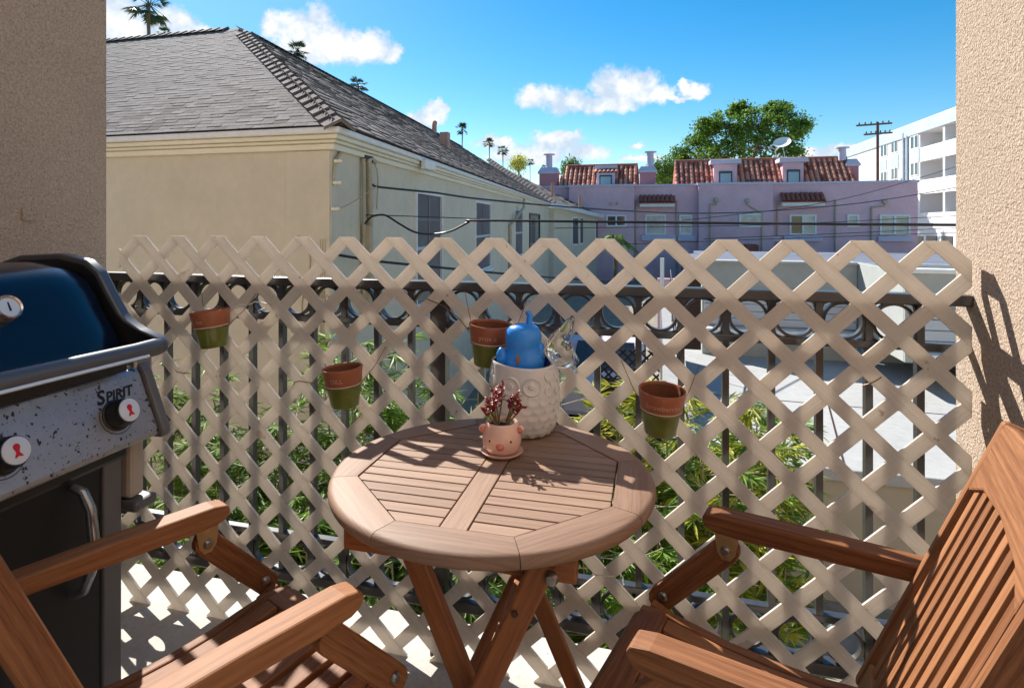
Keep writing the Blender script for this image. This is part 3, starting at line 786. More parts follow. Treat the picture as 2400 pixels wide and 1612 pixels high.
    # awnings over two windows
    for (x0, y0, x1, y1, c0, c1) in ((1499, 462, 1578, 475, 475, 489), (1830, 455.5, 1932, 472, 472, 487)):
        a = onY(x0, y0, PY - .3); b = onY(x1, y1, PY - .9)
        aw = MB().box((a.x, PY - .75, b.z - .30), (b.x + .1, PY + .02, b.z - .02)).build('awning', 'gutter_white', t, bevel=.05)
        u = Vector((0, .75, a.z - b.z + .1)); L = u.length; u.normalize(); n = Vector((0, -u.z, u.y)); rot = Matrix((Vector((1, 0, 0)), u, n)).transposed().to_4x4()
        k = 0; xx = a.x + .1
        MB().prism([(a.x, PY - .85, b.z), (b.x + .15, PY - .85, b.z), (b.x + .15, PY, a.z + .1), (a.x, PY, a.z + .1)], (0, 0, -.05)).build('awning_deck', 'tile_red_dark', aw)
        while xx < b.x + .1:
            for f in (0, 1):
                o = bpy.data.objects.new('tile', tms[1]); COL.objects.link(o); o.parent = aw
                o.matrix_local = Matrix.Translation(Vector((xx, PY - .86, b.z + .03)) + u * (f * .42)) @ rot
            xx += .30
    # dormers
    for (x0, x1, yt, wx0, wx1, wy) in ((1668, 1733, 375, 1685, 1716, 402), (1829, 1889, 371, 1844, 1875, 398)):
        Yd = PY + .45; a = onY(x0, yt, Yd); b = onY(x1, yt, Yd)
        dm = boxo('dormer', (a.x + .15, Yd, ZP), (b.x - .15, Yd + 2.6, a.z - .32), 'lavender_trim' if False else 'purple_stucco', t)
        boxo('dormer_cap', (a.x - .1, Yd - .25, a.z - .31), (b.x + .1, Yd + 2.7, a.z), 'lavender_trim', dm, bevel=.05)
        c = onY(wx0, wy, Yd); d = onY(wx1, wy, Yd)
        boxo('window', (c.x, Yd - .06, ZP + .1), (d.x, Yd + .02, c.z), 'window_dark', dm)
        boxo('pane', (c.x + .09, Yd - .075, ZP + .12), (d.x - .09, Yd, c.z - .16), 'glass_sky', dm)
    Yd = PY + .4; c = onY(1405, 411, Yd); d = onY(1434, 411, Yd)
    dm = boxo('dormer', (c.x - .22, Yd, ZP), (d.x + .22, Yd + 1.6, c.z + .16), 'lavender_trim', t)
    boxo('window', (c.x, Yd - .06, ZP + .1), (d.x, Yd + .02, c.z), 'window_dark', dm); boxo('pane', (c.x + .08, Yd - .075, ZP + .1), (d.x - .08, Yd, c.z - .12), 'glass_sky', dm)
    for k in range(6):
        o = bpy.data.objects.new('tile', tms[0]); COL.objects.link(o); o.parent = dm
        o.matrix_local = Matrix.Translation(Vector((c.x - .25 + k * .30, Yd - .1, c.z + .2))) @ Matrix.Rotation(.55, 4, 'X')
    boxo('dormer_cap', (c.x - .35, Yd + .35, c.z + .55), (d.x + .35, Yd + 1.8, c.z + .78), 'lavender_trim', dm)
    # chimneys
    for (x0, x1, ytop, ycap, px_, ypipe, Yc) in ((1264, 1306, 393, 407, 1287, 361, PY + .6), (1499, 1537, 390, 404, 1524, 355, PY + .6), (1986, 2013, 372, 389, 1974, 345, PY + 1.4)):
        a = onY(x0, ytop, Yc); b = onY(x1, ycap, Yc)
        ch = boxo('chimney', (a.x, Yc, GZ), (b.x, Yc + 1.1, b.z), 'pink_stucco', t)
        boxo('chimney_cap', (a.x - .1, Yc - .1, b.z + .002), (b.x + .1, Yc + 1.2, b.z + .14), 'lavender_trim', ch)
        MB().prism([(a.x - .1, Yc - .1, b.z + .142), (b.x + .1, Yc - .1, b.z + .142), (b.x - .1, Yc + .1, a.z), (a.x + .1, Yc + .1, a.z)], (0, .8, 0)).build('chimney_hood', 'lavender_trim', ch)
        p = onY(px_, ypipe, Yc + .4); r = .26
        MB().lathe([(r, a.z - .1 - p.z), (r * .95, -.16), (r * .95, -.10), (r * 1.75, -.09), (r * 1.75, -.02), (r * .8, 0.02), (0, .04)], p, 14).build('flue_pipe', 'lavender_trim', ch, smooth=40)
    # downspouts and rain heads
    for (x, y0, Y) in ((1665, 478, P2), (1786, 500, P2), (1958, 468, PY), (2043, 486, PY), (1490, 470, PY), (1586, 470, PY), (1822, 470, PY)):
        c = onY(x, y0, Y - .07); MB().tube([c, Vector((c.x, c.y, GZ))], .06, 6).build('downspout', 'conduit_tan', t, smooth=50)
    for (x, y, x2, y2, Y) in ((1679, 470, 1665, 480, P2), (1752, 472, 1786, 500, P2), (2074, 474, 2043, 486, PY)):
        c = onY(x, y, Y - .1); d = onY(x2, y2, Y - .1)
        MB().box((c.x - .13, Y - .25, c.z - .1), (c.x + .13, Y - .005, c.z + .16)).build('rain_head', 'conduit_tan', t, bevel=.04)
        MB().tube([c, c - Vector((0, 0, .25)), Vector((d.x, d.y, d.z))], .05, 6).build('downspout', 'conduit_tan', t, smooth=50)
    for (x, y) in ((1432, 478), (1447, 477)):
        c = onY(x, y, P1 - .03); MB().lathe([(.09, 0), (.10, .05), (0, .08)], c, 8, axis=Vector((0, -1, 0)).to_track_quat('Z', 'Y')).build('wall_vent', 'conduit_tan', t)
    # lower door canopy seen over the lattice
    a = onY(1742, 572, PY - .9); b = onY(1768, 590, PY - 1.3); boxo('door_canopy', (a.x, PY - 1.9, b.z), (b.x + .2, PY - .61, a.z), 'tile_red_dark', t, bevel=.1)
    return t
purple_building()

def satellite_dish():
    b = onY(1822, 372, PY + 1.6)
    t = thing('satellite_dish', b, 'white satellite dish on the purple building dormer roof', 'satellite dish')
    c = onY(1834, 337, PY + 1.5); ax = (Vector((-.35, -.72, .60))).to_track_quat('Z', 'Y')
    MB().lathe([(0, 0), (.25, .02), (.45, .08), (.58, .15), (.60, .16), (.45, .10), (.25, .04), (0, .02)], c, 24, axis=ax, squash=.8).build('dish', 'gutter_white', t, smooth=50)
    MB().tube([b - Vector((0, 0, .1)), b + Vector((-.15, 0, .5)), c], .04, 6).build('mast', 'metal_grey', t, smooth=60)
    MB().tube([b + Vector((.55, .2, -.05)), c], .025, 6).build('brace', 'metal_grey', t, smooth=60)
    MB().tube([c + Vector((-.3, -.1, -.2)), c + Vector((-.55, -.4, -.45)), c + Vector((-.85, -.35, -.3))], .04, 6).build('feed_arm', 'metal_grey', t, smooth=60)
    MB().box(c + Vector((-.98, -.45, -.36)), c + Vector((-.80, -.25, -.22))).build('feed_horn', 'metal_grey', t, bevel=.02)
satellite_dish()

# ------------------------------------------------------------------ white apartment block at right
def white_apartments():
    W = 22.6
    t = thing('apartment_building', (W + 6, 65, GZ), 'white four storey apartment block with open balconies behind the utility pole', 'building')
    zt = onX(2152.7, 284, W).z; Yc = onX(2156.5, 400, W).y; Yn = 40.0; Yf = onX(1984, 400, W).y
    rows = [(onX(2156.6, a, W).z, onX(2156.6, b, W).z) for (a, b) in ((302, 347), (380, 423), (456, 499))]
    boxo('wall', (W, Yc, GZ), (W + 14, Yf, zt - 1.15), 'apartment_white', t)
    boxo('parapet', (W - .05, Yn, zt - 1.145), (W + 14, Yf + .02, zt), 'apartment_panel' if False else 'apartment_white', t)
    boxo('parapet_band', (W - .12, Yn, zt - 1.10), (W - .052, Yf + .02, zt - .06), 'apartment_panel', t)
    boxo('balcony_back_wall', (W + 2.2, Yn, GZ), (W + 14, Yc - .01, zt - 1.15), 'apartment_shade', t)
    zprev = zt - 1.15
    edges = [zt - 1.15] + [z for r in rows for z in r] + [GZ]
    for k in range(0, len(edges) - 1, 2):
        if k == 0:
            boxo('balustrade', (W, Yn, rows[0][0]), (W + .25, Yc - .003, zt - 1.15), 'apartment_white', t)
        else:
            boxo('balustrade', (W, Yn, edges[k + 1]), (W + .25, Yc - .003, edges[k]), 'apartment_white', t)
            boxo('balcony_slab', (W + .255, Yn, edges[k] - 1.15), (W + 2.2, Yc - .003, edges[k] - .95), 'apartment_white', t)
    for (x, w) in ((2212, .35), (2176, .0)):
        y = onX(x, 400, W).y
        if w: boxo('pier', (W + .01, y - w / 2, GZ), (W + 2.2, y + w / 2, zt - 1.16), 'apartment_white', t)
    # doors and dark furniture in the balconies
    for k, (z1, z0) in enumerate(rows):
        ya = onX(2172, 400, W).y; boxo('balcony_door', (W + 2.12, ya - 3.2, z0 - .9), (W + 2.2, ya - .8, z1 - .5), 'glass_dark', t)
    # windows in the long wall
    def win(x0, x1, y0, y1, glass='glass_dark'):
        a = onX(x0, y0, W); b = onX(x1, y0, W); z1 = onX(x0, y0, W).z; z0 = onX(x0, y1, W).z
        o = boxo('window', (W - .06, min(a.y, b.y), z0), (W + .02, max(a.y, b.y), z1), 'window_white', t)
        ym = (a.y + b.y) / 2; h = abs(a.y - b.y) / 2
        for s in (-1, 1): boxo('pane', (W - .075, ym + s * h * .5 - h * .36, z0 + .1), (W, ym + s * h * .5 + h * .36, z1 - .1), glass, o)
    for (x0, x1, y) in ((2065, 2080, 341), (2090, 2105, 332), (2135, 2154, 320)):
        for k, dy in enumerate((0, 62)):
            sc = .25
            win(x0, x1, y + dy * (1 - 0), y + dy + (29 if x0 < 2130 else 32))
    for (x0, x1, y0, y1) in ((2063, 2079, 378, 404), (2089, 2106, 366, 400), (2135, 2155, 352, 384)):
        a = onX(x0, y0, W); b = onX(x1, y0, W); boxo('spandrel_panel', (W - .05, min(a.y, b.y), onX(x0, y1, W).z), (W + .01, max(a.y, b.y), onX(x0, y0, W).z), 'apartment_panel', t)
    for (x0, x1, y0, y1) in ((2120, 2124, 312, 420), (2129, 2132, 318, 420)):
        a = onX(x0, y0, W); MB().tube([a - Vector((.1, 0, 0)), Vector((a.x - .1, a.y, GZ))], .10, 6).build('downspout', 'apartment_panel', t)
    for x0 in (2150, 2180, 2216):
        a = onX(x0, 553, W); boxo('window', (W - .06, a.y - 1.2, a.z - 1.6), (W + .01, a.y + .6, a.z), 'glass_dark', t)
white_apartments()

# ------------------------------------------------------------------ low structures between the balcony and the purple building
DZ = -1.5
tag(MB().box((.55, 7.40, DZ - .14), (9.5, 13.6, DZ)).build('driveway', 'concrete_light', bevel=.02), kind='structure')
for (a_, b_) in (((2.1, 7.45), (3.2, 13.15)), ((.6, 10.1), (9.3, 9.6)), ((5.0, 7.45), (6.4, 10.6))):
    d_ = Vector((b_[0] - a_[0], b_[1] - a_[1], 0)).normalized(); n_ = Vector((-d_.y, d_.x, 0)) * .011
    q_ = [Vector((a_[0], a_[1], DZ + .001)), Vector((b_[0], b_[1], DZ + .001))]
    jo = MB().prism([q_[0] - n_, q_[1] - n_, q_[1] + n_, q_[0] + n_], (0, 0, .0035)).build('driveway_wire_shadow', 'satin_dark'); tag(jo, kind='structure')  # dark strips laid on the concrete for the wires' cast shadows
rt = thing('retaining_wall', (4, 7.45, GZ), 'plain tan retaining wall below the pale driveway', 'wall')
boxo('wall', (.55, 7.46, GZ), (9.5, 13.3, DZ - .145), 'retaining_tan', rt)
def low_walls():
    t = thing('garden_wall', (2.2, 13.2, DZ), 'grey green rendered wall with pale ledges at the back of the driveway', 'wall')
    boxo('wall', (1.05, 13.2, DZ), (3.93, 13.5, .40), 'garden_wall', t)
    boxo('coping', (1.00, 13.12, .402), (3.92, 13.58, .455), 'garden_wall_pale', t, bevel=.01)
    for k in range(5):
        boxo('siding_board', (1.08, 13.15 + .0, -.86 + k * .145), (3.90, 13.198, -.86 + k * .145 + .135), 'siding_grey', t, bevel=.004)
    boxo('ledge', (1.05, 12.85, -.99), (3.92, 13.198, -.90), 'gutter_white', t, bevel=.01)
    u = thing('garden_wall', (4.6, 11.5, -1.0), 'overhanging grey rendered parapet with sunlit return beside the right wall', 'wall')
    boxo('parapet_return', (3.94, 11.0, -1.0), (4.14, 13.7, .43), 'garden_wall_pale', u)
    boxo('parapet_face', (3.945, 10.96, -1.0), (9.4, 11.14, .425), 'garden_wall', u)
    boxo('coping', (3.90, 10.88, .432), (9.4, 11.22, .50), 'gutter_white', u, bevel=.01)
    for k in range(4): boxo('siding_board', (4.2, 10.915, -.80 + k * .17), (9.35, 10.957, -.80 + k * .17 + .155), 'siding_grey', u, bevel=.004)
    boxo('ledge', (4.15, 10.70, -.90), (9.4, 10.95, -.815), 'gutter_white', u, bevel=.01)
    boxo('soffit', (4.15, 10.98, -1.03), (9.3, 13.3, -.985), 'garden_wall', u)
    boxo('garage_back', (4.15, 13.32, DZ), (9.3, 13.5, -1.0), 'garden_wall', u)
    g = thing('garage', (9, 26, GZ), 'long low garage with slate blue roof band below the purple building', 'garage')
    a = onY(1500, 606, 24); 
    boxo('wall', (2.3, 24, GZ), (16, 33, -.55), 'garden_wall', g)
    boxo('roof', (2.2, 23.9, -.545), (16.1, 33.1, -.24), 'roof_slate_blue', g)
    boxo('fascia', (2.15, 23.78, -.30), (16.15, 23.895, -.20), 'gutter_white', g)
    h = thing('garage', (9, 38, GZ), 'far white edged flat roof just under the purple facade', 'garage')
    boxo('wall', (2.0, 36, GZ), (19, 41.5, -.95), 'window_dark', h); boxo('roof', (1.9, 35.9, -.945), (19.2, 41.6, -.74), 'roof_slate_blue', h)
    boxo('fascia', (1.85, 35.8, -.84), (19.2, 35.895, -.70), 'gutter_white', h)
    # carport with white post left of the driveway
    k = thing('carport', (1.3, 18, GZ), 'grey carport with white corner post and dark panel for its shaded opening', 'carport')
    boxo('beam', (1.1, 16.5, -.10), (3.2, 20, .22), 'roof_slate_blue', k); boxo('opening', (.9, 17.5, GZ), (1.85, 17.6, -.12), 'satin_dark', k)  # dark panel stands in for the shade inside the carport
    c = onY(1552, 640, 16.4); boxo('post', (c.x - .05, 16.35, GZ), (c.x + .05, 16.45, .30), 'gutter_white', k)
    boxo('purple_panel', (.2, 17.62, GZ), (1.9, 17.8, -.35), 'purple_stucco', k)
low_walls()
def ramp_wall():
    t = thing('ramp_wall', (.8, 9, GZ), 'sunlit sloping white stair wall left of the driveway', 'wall')
    p = [(.52, 7.6, DZ + .05), (.52, 12.6, -.55), (.52, 12.6, GZ), (.52, 7.6, GZ)]
    MB().prism(p, (-.28, 0, 0)).build('wall', 'garden_wall_pale', t)
    q = [(.54, 7.58, DZ + .055), (.54, 12.62, -.545), (.54, 12.62, -.49), (.54, 7.58, DZ + .11)]
    MB().prism(q, (-.32, 0, 0)).build('coping', 'concrete_light', t)
    for k in range(7):
        y = 8.0 + k * .75; z = DZ + .08 + (y - 7.6) * .19
        MB().tube([(.40, y, z), (.40, y, z + .75)], .012, 6).build('rail_post', 'iron_black', t)
    for dz in (.75, .45): MB().tube([(.40, 7.9, DZ + .08 + .3 * .19 + dz), (.40, 12.6, DZ + .08 + 5 * .19 + dz)], .014, 6).build('handrail', 'iron_black', t)
ramp_wall()
def trellis():
    t = thing('trellis', (-.6, 9, GZ), 'black diamond trellis screen down beside the yellow shrubs', 'trellis')
    c = onY(1405, 815, 8.6); d = onY(1545, 900, 8.6)
    for i in range(16):
        x = c.x + (i - 3) * .13
        for sg in (-1, 1):
            P = clip_poly([(x - .02, d.z - .3), (x + .02, d.z - .3), (x + .02 + sg * (c.z - d.z + .3), c.z), (x - .02 + sg * (c.z - d.z + .3), c.z)], c.x, d.x, d.z - .3, c.z)
            if len(P) > 2: MB().prism([(q[0], 8.6 + .01 * sg, q[1]) for q in P], (0, .009, 0)).build('slat', 'iron_black', t)
    boxo('backing', (c.x - .05, 8.75, GZ), (d.x + .1, 8.80, d.z - .0), 'satin_dark', t)
trellis()
t = thing('parked_car', (-.35, 14.5, GZ), 'lavender grey car roof glimpsed below the second rail', 'car')
def car_glimpse(t):
    c = onY(1415, 810, 13.0); cx, zt = c.x, GZ + 1.635; y0 = 12.2
    prof = [(0, -1.35), (0, -.75), (.9, -.62), (1.5, -.05), (2.9, .0), (3.6, -.55), (4.3, -.62), (4.35, -1.35)]
    MB().prism([(cx - .85, y0 + a, zt + b) for (a, b) in prof], (1.7, 0, 0)).build('body', 'lavender_trim', t, bevel=.12)
    MB().prism([(cx - .87, y0 + a, zt + b) for (a, b) in ((1.05, -.60), (1.55, -.12), (2.8, -.08), (3.4, -.55))], (1.74, 0, 0)).build('side_window', 'glass_dark', t)
    MB().prism([(cx - .7, y0 + .90, zt - .60), (cx + .7, y0 + .90, zt - .60), (cx + .62, y0 + 1.42, zt - .08), (cx - .62, y0 + 1.42, zt - .08)], (0, -.02, .02)).build('windscreen', 'glass_dark', t)
    for (a, s) in ((.8, -1), (.8, 1), (3.5, -1), (3.5, 1)):
        w = MB().lathe([(0, -.1), (.30, -.1), (.33, -.06), (.33, .06), (.30, .1), (0, .1)], (cx + s * .76, y0 + a, zt - 1.30), 18, axis=Vector((1, 0, 0)).to_track_quat('Z', 'Y')).build('wheel', 'iron_black', t, smooth=40)
car_glimpse(t)
# ------------------------------------------------------------------ vegetation
def leaf(mb, p, d, n, L, w):
    """narrow pointed leaf: from p along d, face normal about n, slightly folded"""
    s = d.cross(n)
    if s.length < 1e-5: s = d.orthogonal()
    s.normalize(); nn = s.cross(d)
    a = p; b = p + d * (L * .45) + s * w - nn * (L * .03); c = p + d * L - nn * (L * .14); e = p + d * (L * .45) - s * w - nn * (L * .03)
    mb.face([a, b, c, e])
def bamboo(x, y, ztop, rad, label, ncl, mat, seed, dens=1.0, lo=None):
    rr = random.Random(seed); t = thing('bamboo_plant', (x, y, GZ), label, 'bamboo', 'bamboo along the side path')
    st = MB(); lf = MB(); l2 = MB()
    lo = (ztop - 1.9) if lo is None else lo
    for k in range(ncl):
        a = rr.uniform(0, 2 * pi); r = rad * sqrt(rr.random()) * .45
        b = Vector((x + r * cos(a), y + r * sin(a), GZ)); h = ztop - GZ - rr.random() ** 2 * .9
        lean = Vector((cos(a), sin(a), 0)) * rr.uniform(.1, .55) * rad
        pts = [b + lean * (f * f) + Vector((0, 0, h * f)) for f in (0, .3, .55, .75, .9, 1.0)]
        st.tube(pts, [.013, .012, .010, .008, .006, .003], 5, cap=False)
        nb = int(34 * dens)
        for j in range(nb):
            f = 1 - (rr.random() ** 1.25) * min(.95, (ztop - lo) / h)
            q = b + lean * (f * f) + Vector((0, 0, h * f)); aa = rr.uniform(0, 2 * pi); bl = rr.uniform(.10, .42)
            bd = Vector((cos(aa), sin(aa), rr.uniform(-.1, .7))).normalized(); tip = q + bd * bl + Vector((0, 0, -.10 * bl))
            st.tube([q, tip], [.003, .0015], 3, cap=False)
            for c in range(rr.randint(2, 4)):
                o = q.lerp(tip, rr.uniform(.45, 1.0)); base_a = aa + rr.uniform(-.8, .8); up0 = rr.uniform(-.3, .5)
                for m in range(rr.randint(4, 7)):
                    ga = base_a + (m - 3) * .33 + rr.uniform(-.15, .15)
                    d = Vector((cos(ga), sin(ga), up0 + rr.uniform(-.45, .25))).normalized()
                    n = Vector((rr.uniform(-.4, .4), rr.uniform(-.4, .4), 1)).normalized()
                    leaf(lf if rr.random() < .72 else l2, o, d, n, rr.uniform(.085, .165), rr.uniform(.007, .0115))
    st.build('culms', 'culm_tan', t, raw=True)
    lf.build('foliage', mat, t, raw=True)
    l2.build('foliage', 'leaf_bamboo_dark' if mat != 'leaf_bamboo_dark' else 'leaf_bamboo', t, raw=True)
BSP = [  # px column, depth Y, px row of the top, radius, culms, material, label
    (395, 3.6, 850, .45, 6, 'leaf_bamboo', 'thin green bamboo behind the lattice next to the grill panel'),
    (560, 3.3, 1010, .50, 9, 'leaf_bamboo', 'low green bamboo clump behind the lattice left of the table'),
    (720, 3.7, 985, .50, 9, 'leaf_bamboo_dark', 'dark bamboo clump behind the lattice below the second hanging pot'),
    (905, 3.6, 800, .55, 10, 'leaf_bamboo', 'tall green bamboo behind the lattice left of the dark railing post'),
    (1110, 3.5, 935, .45, 8, 'leaf_bamboo', 'fresh green bamboo behind the small pink planter'),
    (1265, 4.2, 990, .40, 6, 'leaf_bamboo', 'bamboo clump hidden behind the white jar'),
    (1375, 3.9, 885, .50, 9, 'leaf_bamboo_yellow', 'yellow green bamboo behind the lattice right of the white jar'),
    (1530, 3.6, 1010, .45, 8, 'leaf_bamboo', 'sparse bamboo with bare stems below the rightmost hanging pot'),
    (1640, 3.9, 925, .48, 10, 'leaf_bamboo_yellow', 'bright yellow green bamboo against the pale driveway'),
    (1735, 4.3, 955, .48, 10, 'leaf_bamboo', 'dense green bamboo at the end of the row by the driveway'),
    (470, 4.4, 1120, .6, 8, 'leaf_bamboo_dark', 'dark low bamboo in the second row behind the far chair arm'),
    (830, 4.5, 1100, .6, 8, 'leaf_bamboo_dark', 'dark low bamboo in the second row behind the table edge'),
    (1460, 3.0, 1230, .4, 6, 'leaf_bamboo', 'low bamboo just outside the railing right of the table legs'),
    (640, 2.8, 1200, .4, 7, 'leaf_bamboo', 'short bright bamboo just outside the railing left of the table legs'),
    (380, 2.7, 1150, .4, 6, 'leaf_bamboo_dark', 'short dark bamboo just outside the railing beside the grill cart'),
    (1000, 2.7, 1260, .4, 6, 'leaf_bamboo_dark', 'short dark bamboo just outside the railing behind the crossed table legs')]
for i, (px_, Y, row, rad, n, mt, lab) in enumerate(BSP):
    c = onY(px_, row, Y); bamboo(c.x, Y, c.z, rad, lab, n, mt, 100 + i, dens=1.5)

def big_tree():
    b = at(1722, 470, 62); t = thing('broadleaf_tree', (b.x, b.y, GZ), 'large rounded green tree behind the purple building roof', 'tree')
    rr = random.Random(77)
    blobs = [(1640, 350, 62, 45), (1700, 300, 60, 50), (1760, 285, 62, 45), (1830, 290, 58, 48), (1850, 345, 42, 60), (1780, 350, 70, 60), (1700, 365, 70, 50), (1600, 385, 42, 35), (1870, 300, 26, 30), (1735, 258, 30, 18), (1660, 300, 30, 22), (1575, 410, 28, 25), (1820, 255, 35, 16), (1565, 425, 20, 20)]
    lf = MB(); l2 = MB(); k = 62 / F
    trunk = Vector((b.x, b.y, 0)); br = MB()
    fork = Vector((b.x, b.y, 3.2))
    br.tube([(b.x, b.y, GZ), (b.x + .1, b.y, 0), fork], [.55, .42, .36], 8)
    for (x, y, rx, ry) in blobs:
        c = at(x, y, 62 + rr.uniform(-2.0, 2.5)); R = Vector((rx * k, max(rx, ry) * k * .9, ry * k))
        br.tube([fork + Vector((rr.uniform(-.2, .2), rr.uniform(-.2, .2), 0)), fork.lerp(c, .55) + Vector((rr.uniform(-.4, .4), 0, .3)), c], [.22, .12, .04], 6)
        for s in range(40):
            v = Vector((rr.gauss(0, 1), rr.gauss(0, 1), rr.gauss(0, 1))).normalized() * rr.uniform(.35, 1.0)
            q = c + Vector((v.x * R.x, v.y * R.y, v.z * R.z)); br.tube([c, q], [.035, .012], 4, cap=False)
            cs = rr.uniform(.35, .75)
            for j in range(rr.randint(34, 60)):
                o = q + Vector((rr.gauss(0, cs * .5), rr.gauss(0, cs * .5), rr.gauss(0, cs * .34)))
                d = Vector((rr.gauss(0, 1), rr.gauss(0, 1), rr.gauss(-.2, .8))).normalized(); n = Vector((rr.gauss(0, .6), rr.gauss(0, .6), 1)).normalized()
                leaf(lf if rr.random() < .7 else l2, o, d, n, rr.uniform(.22, .42), rr.uniform(.07, .13))
    br.build('trunk', 'trunk_brown', t, raw=True); lf.build('crown', 'leaf_tree', t, raw=True); l2.build('crown', 'leaf_bamboo', t, raw=True)
big_tree()

def palm(x, y, dep, rpx, label, seed, skirt=True):
    """fan palm: crown centre at pixel (x,y), depth dep, crown radius rpx"""
    rr = random.Random(seed); c = at(x, y, dep); R = rpx * dep / F
    t = thing('palm_tree', (c.x, c.y, GZ), label, 'palm tree', 'fan palms on the skyline')
    n = 9; pts = [Vector((c.x + sin(i * .7 + seed) * .06 * R, c.y, GZ + (c.z - GZ) * i / (n - 1))) for i in range(n)]
    MB().tube(pts, [R * .11] + [R * .058] * (n - 2) + [R * .075], 8).build('trunk', 'trunk_brown', t, raw=True)
    cr = MB()
    for k in range(30):
        a = rr.uniform(0, 2 * pi); e = rr.uniform(-.75, 1.25) if skirt else rr.uniform(-.2, 1.2)
        d = Vector((cos(a) * cos(e), sin(a) * cos(e), sin(e))); st = R * rr.uniform(.40, .55); hub = c + d * st + Vector((0, 0, -.10 * R))
        cr.tube([c, hub], [R * .016, R * .010], 3, cap=False)
        sd = d.cross(Vector((0, 0, 1))); sd = sd.normalized() if sd.length > .01 else Vector((1, 0, 0)); up = sd.cross(d)
        for m in range(-7, 8):
            g = m * .19; dd = (d * cos(g) + sd * sin(g) + up * rr.uniform(-.1, .12) + Vector((0, 0, -.25))).normalized()
            L = R * rr.uniform(.38, .52) * (1 - .25 * abs(m) / 7); leaf(cr, hub, dd, up, L, R * .030)
    cr.build('crown', 'leaf_palm', t, raw=True)
for i, (x, y, dep, r, lab) in enumerate([
        (350, 12, 46, 62, 'tall fan palm rising above the shingle ridge at the upper left'),
        (698, 118, 60, 36, 'fan palm head over the roof below the first cloud'),
        (840, 198, 66, 30, 'fan palm head over the roof right of the hip ridge'),
        (1083, 302, 80, 21, 'slender fan palm with visible trunk right of the brick vent'),
        (1146, 335, 90, 18, 'fan palm left of the pair over the far roof'),
        (1178, 352, 90, 18, 'fan palm second of the pair over the far roof'),
        (1218, 374, 100, 15, 'small fan palm above the far red tile corner'),
        (1243, 380, 100, 13, 'small fan palm nearest the left purple chimney'),
        (1276, 392, 110, 10, 'tiny fan palm top just behind the left purple chimney'),
        (385, 78, 52, 22, 'low fan palm tips peeking over the shingle ridge')]):
    palm(x, y, dep, r, lab, 30 + i)
def front_palm():
    c = at(1440, 562, 33); t = thing('palm_shrub', (c.x, c.y, GZ), 'bright green palm shrub in front of the purple wall', 'palm')
    rr = random.Random(8); cr = MB()
    MB().tube([(c.x, c.y, GZ), (c.x + .1, c.y, -1.5), c], [.14, .12, .09], 8).build('trunk', 'trunk_brown', t, raw=True)
    for k in range(16):
        a = 2 * pi * k / 16 + rr.uniform(-.2, .2); e = rr.uniform(.1, 1.2); L = rr.uniform(1.0, 1.5); pts = []
        for j in range(9):
            f = j / 8; pts.append(c + Vector((cos(a) * cos(e) * L * f, sin(a) * cos(e) * L * f, sin(e) * L * f - .75 * L * f * f)))
        cr.tube(pts, .012, 3, cap=False)
        for j in range(2, 9):
            d0 = (pts[j] - pts[j - 1]).normalized(); s = d0.cross(Vector((0, 0, 1))).normalized()
            for q in range(3):
                p = pts[j - 1].lerp(pts[j], q / 3)
                for sg in (-1, 1): leaf(cr, p, (s * sg + d0 * .7 + Vector((0, 0, -.15))).normalized(), Vector((0, 0, 1)), .34, .022)
    cr.build('crown', 'leaf_palm_bright', t, raw=True)
front_palm()
def bush_row():
    """mixed shrubs along the far side of the path that close the gaps under the row of bamboo"""
    for i, (x, y, Y, r, lab) in enumerate(((1340, 395, 60, 1.3, 'small pale green tree beside the second purple chimney'), (1552, 400, 58, 1.6, 'dark shrub at the foot of the big green tree'), (1215, 384, 85, 1.6, 'round yellow green tree between the small palms'))):
        c = at(x, y, Y); t = thing('tree', (c.x, c.y, GZ), lab, 'tree'); rr = random.Random(i); lf = MB()
        MB().tube([(c.x, c.y, GZ), c], [.2, .08], 6).build('trunk', 'trunk_brown', t, raw=True)
        for j in range(1500):
            v = Vector((rr.gauss(0, 1), rr.gauss(0, 1), rr.gauss(0, .8))).normalized() * r * rr.uniform(.4, 1.0) * (0.8 + .3 * rr.random())
            leaf(lf, c + v, Vector((rr.gauss(0, 1), rr.gauss(0, 1), rr.gauss(0, 1))).normalized(), Vector((0, 0, 1)), rr.uniform(.2, .4), .08)
        lf.build('crown', 'leaf_tree' if i != 2 else 'leaf_bamboo_yellow', t, raw=True)
bush_row()

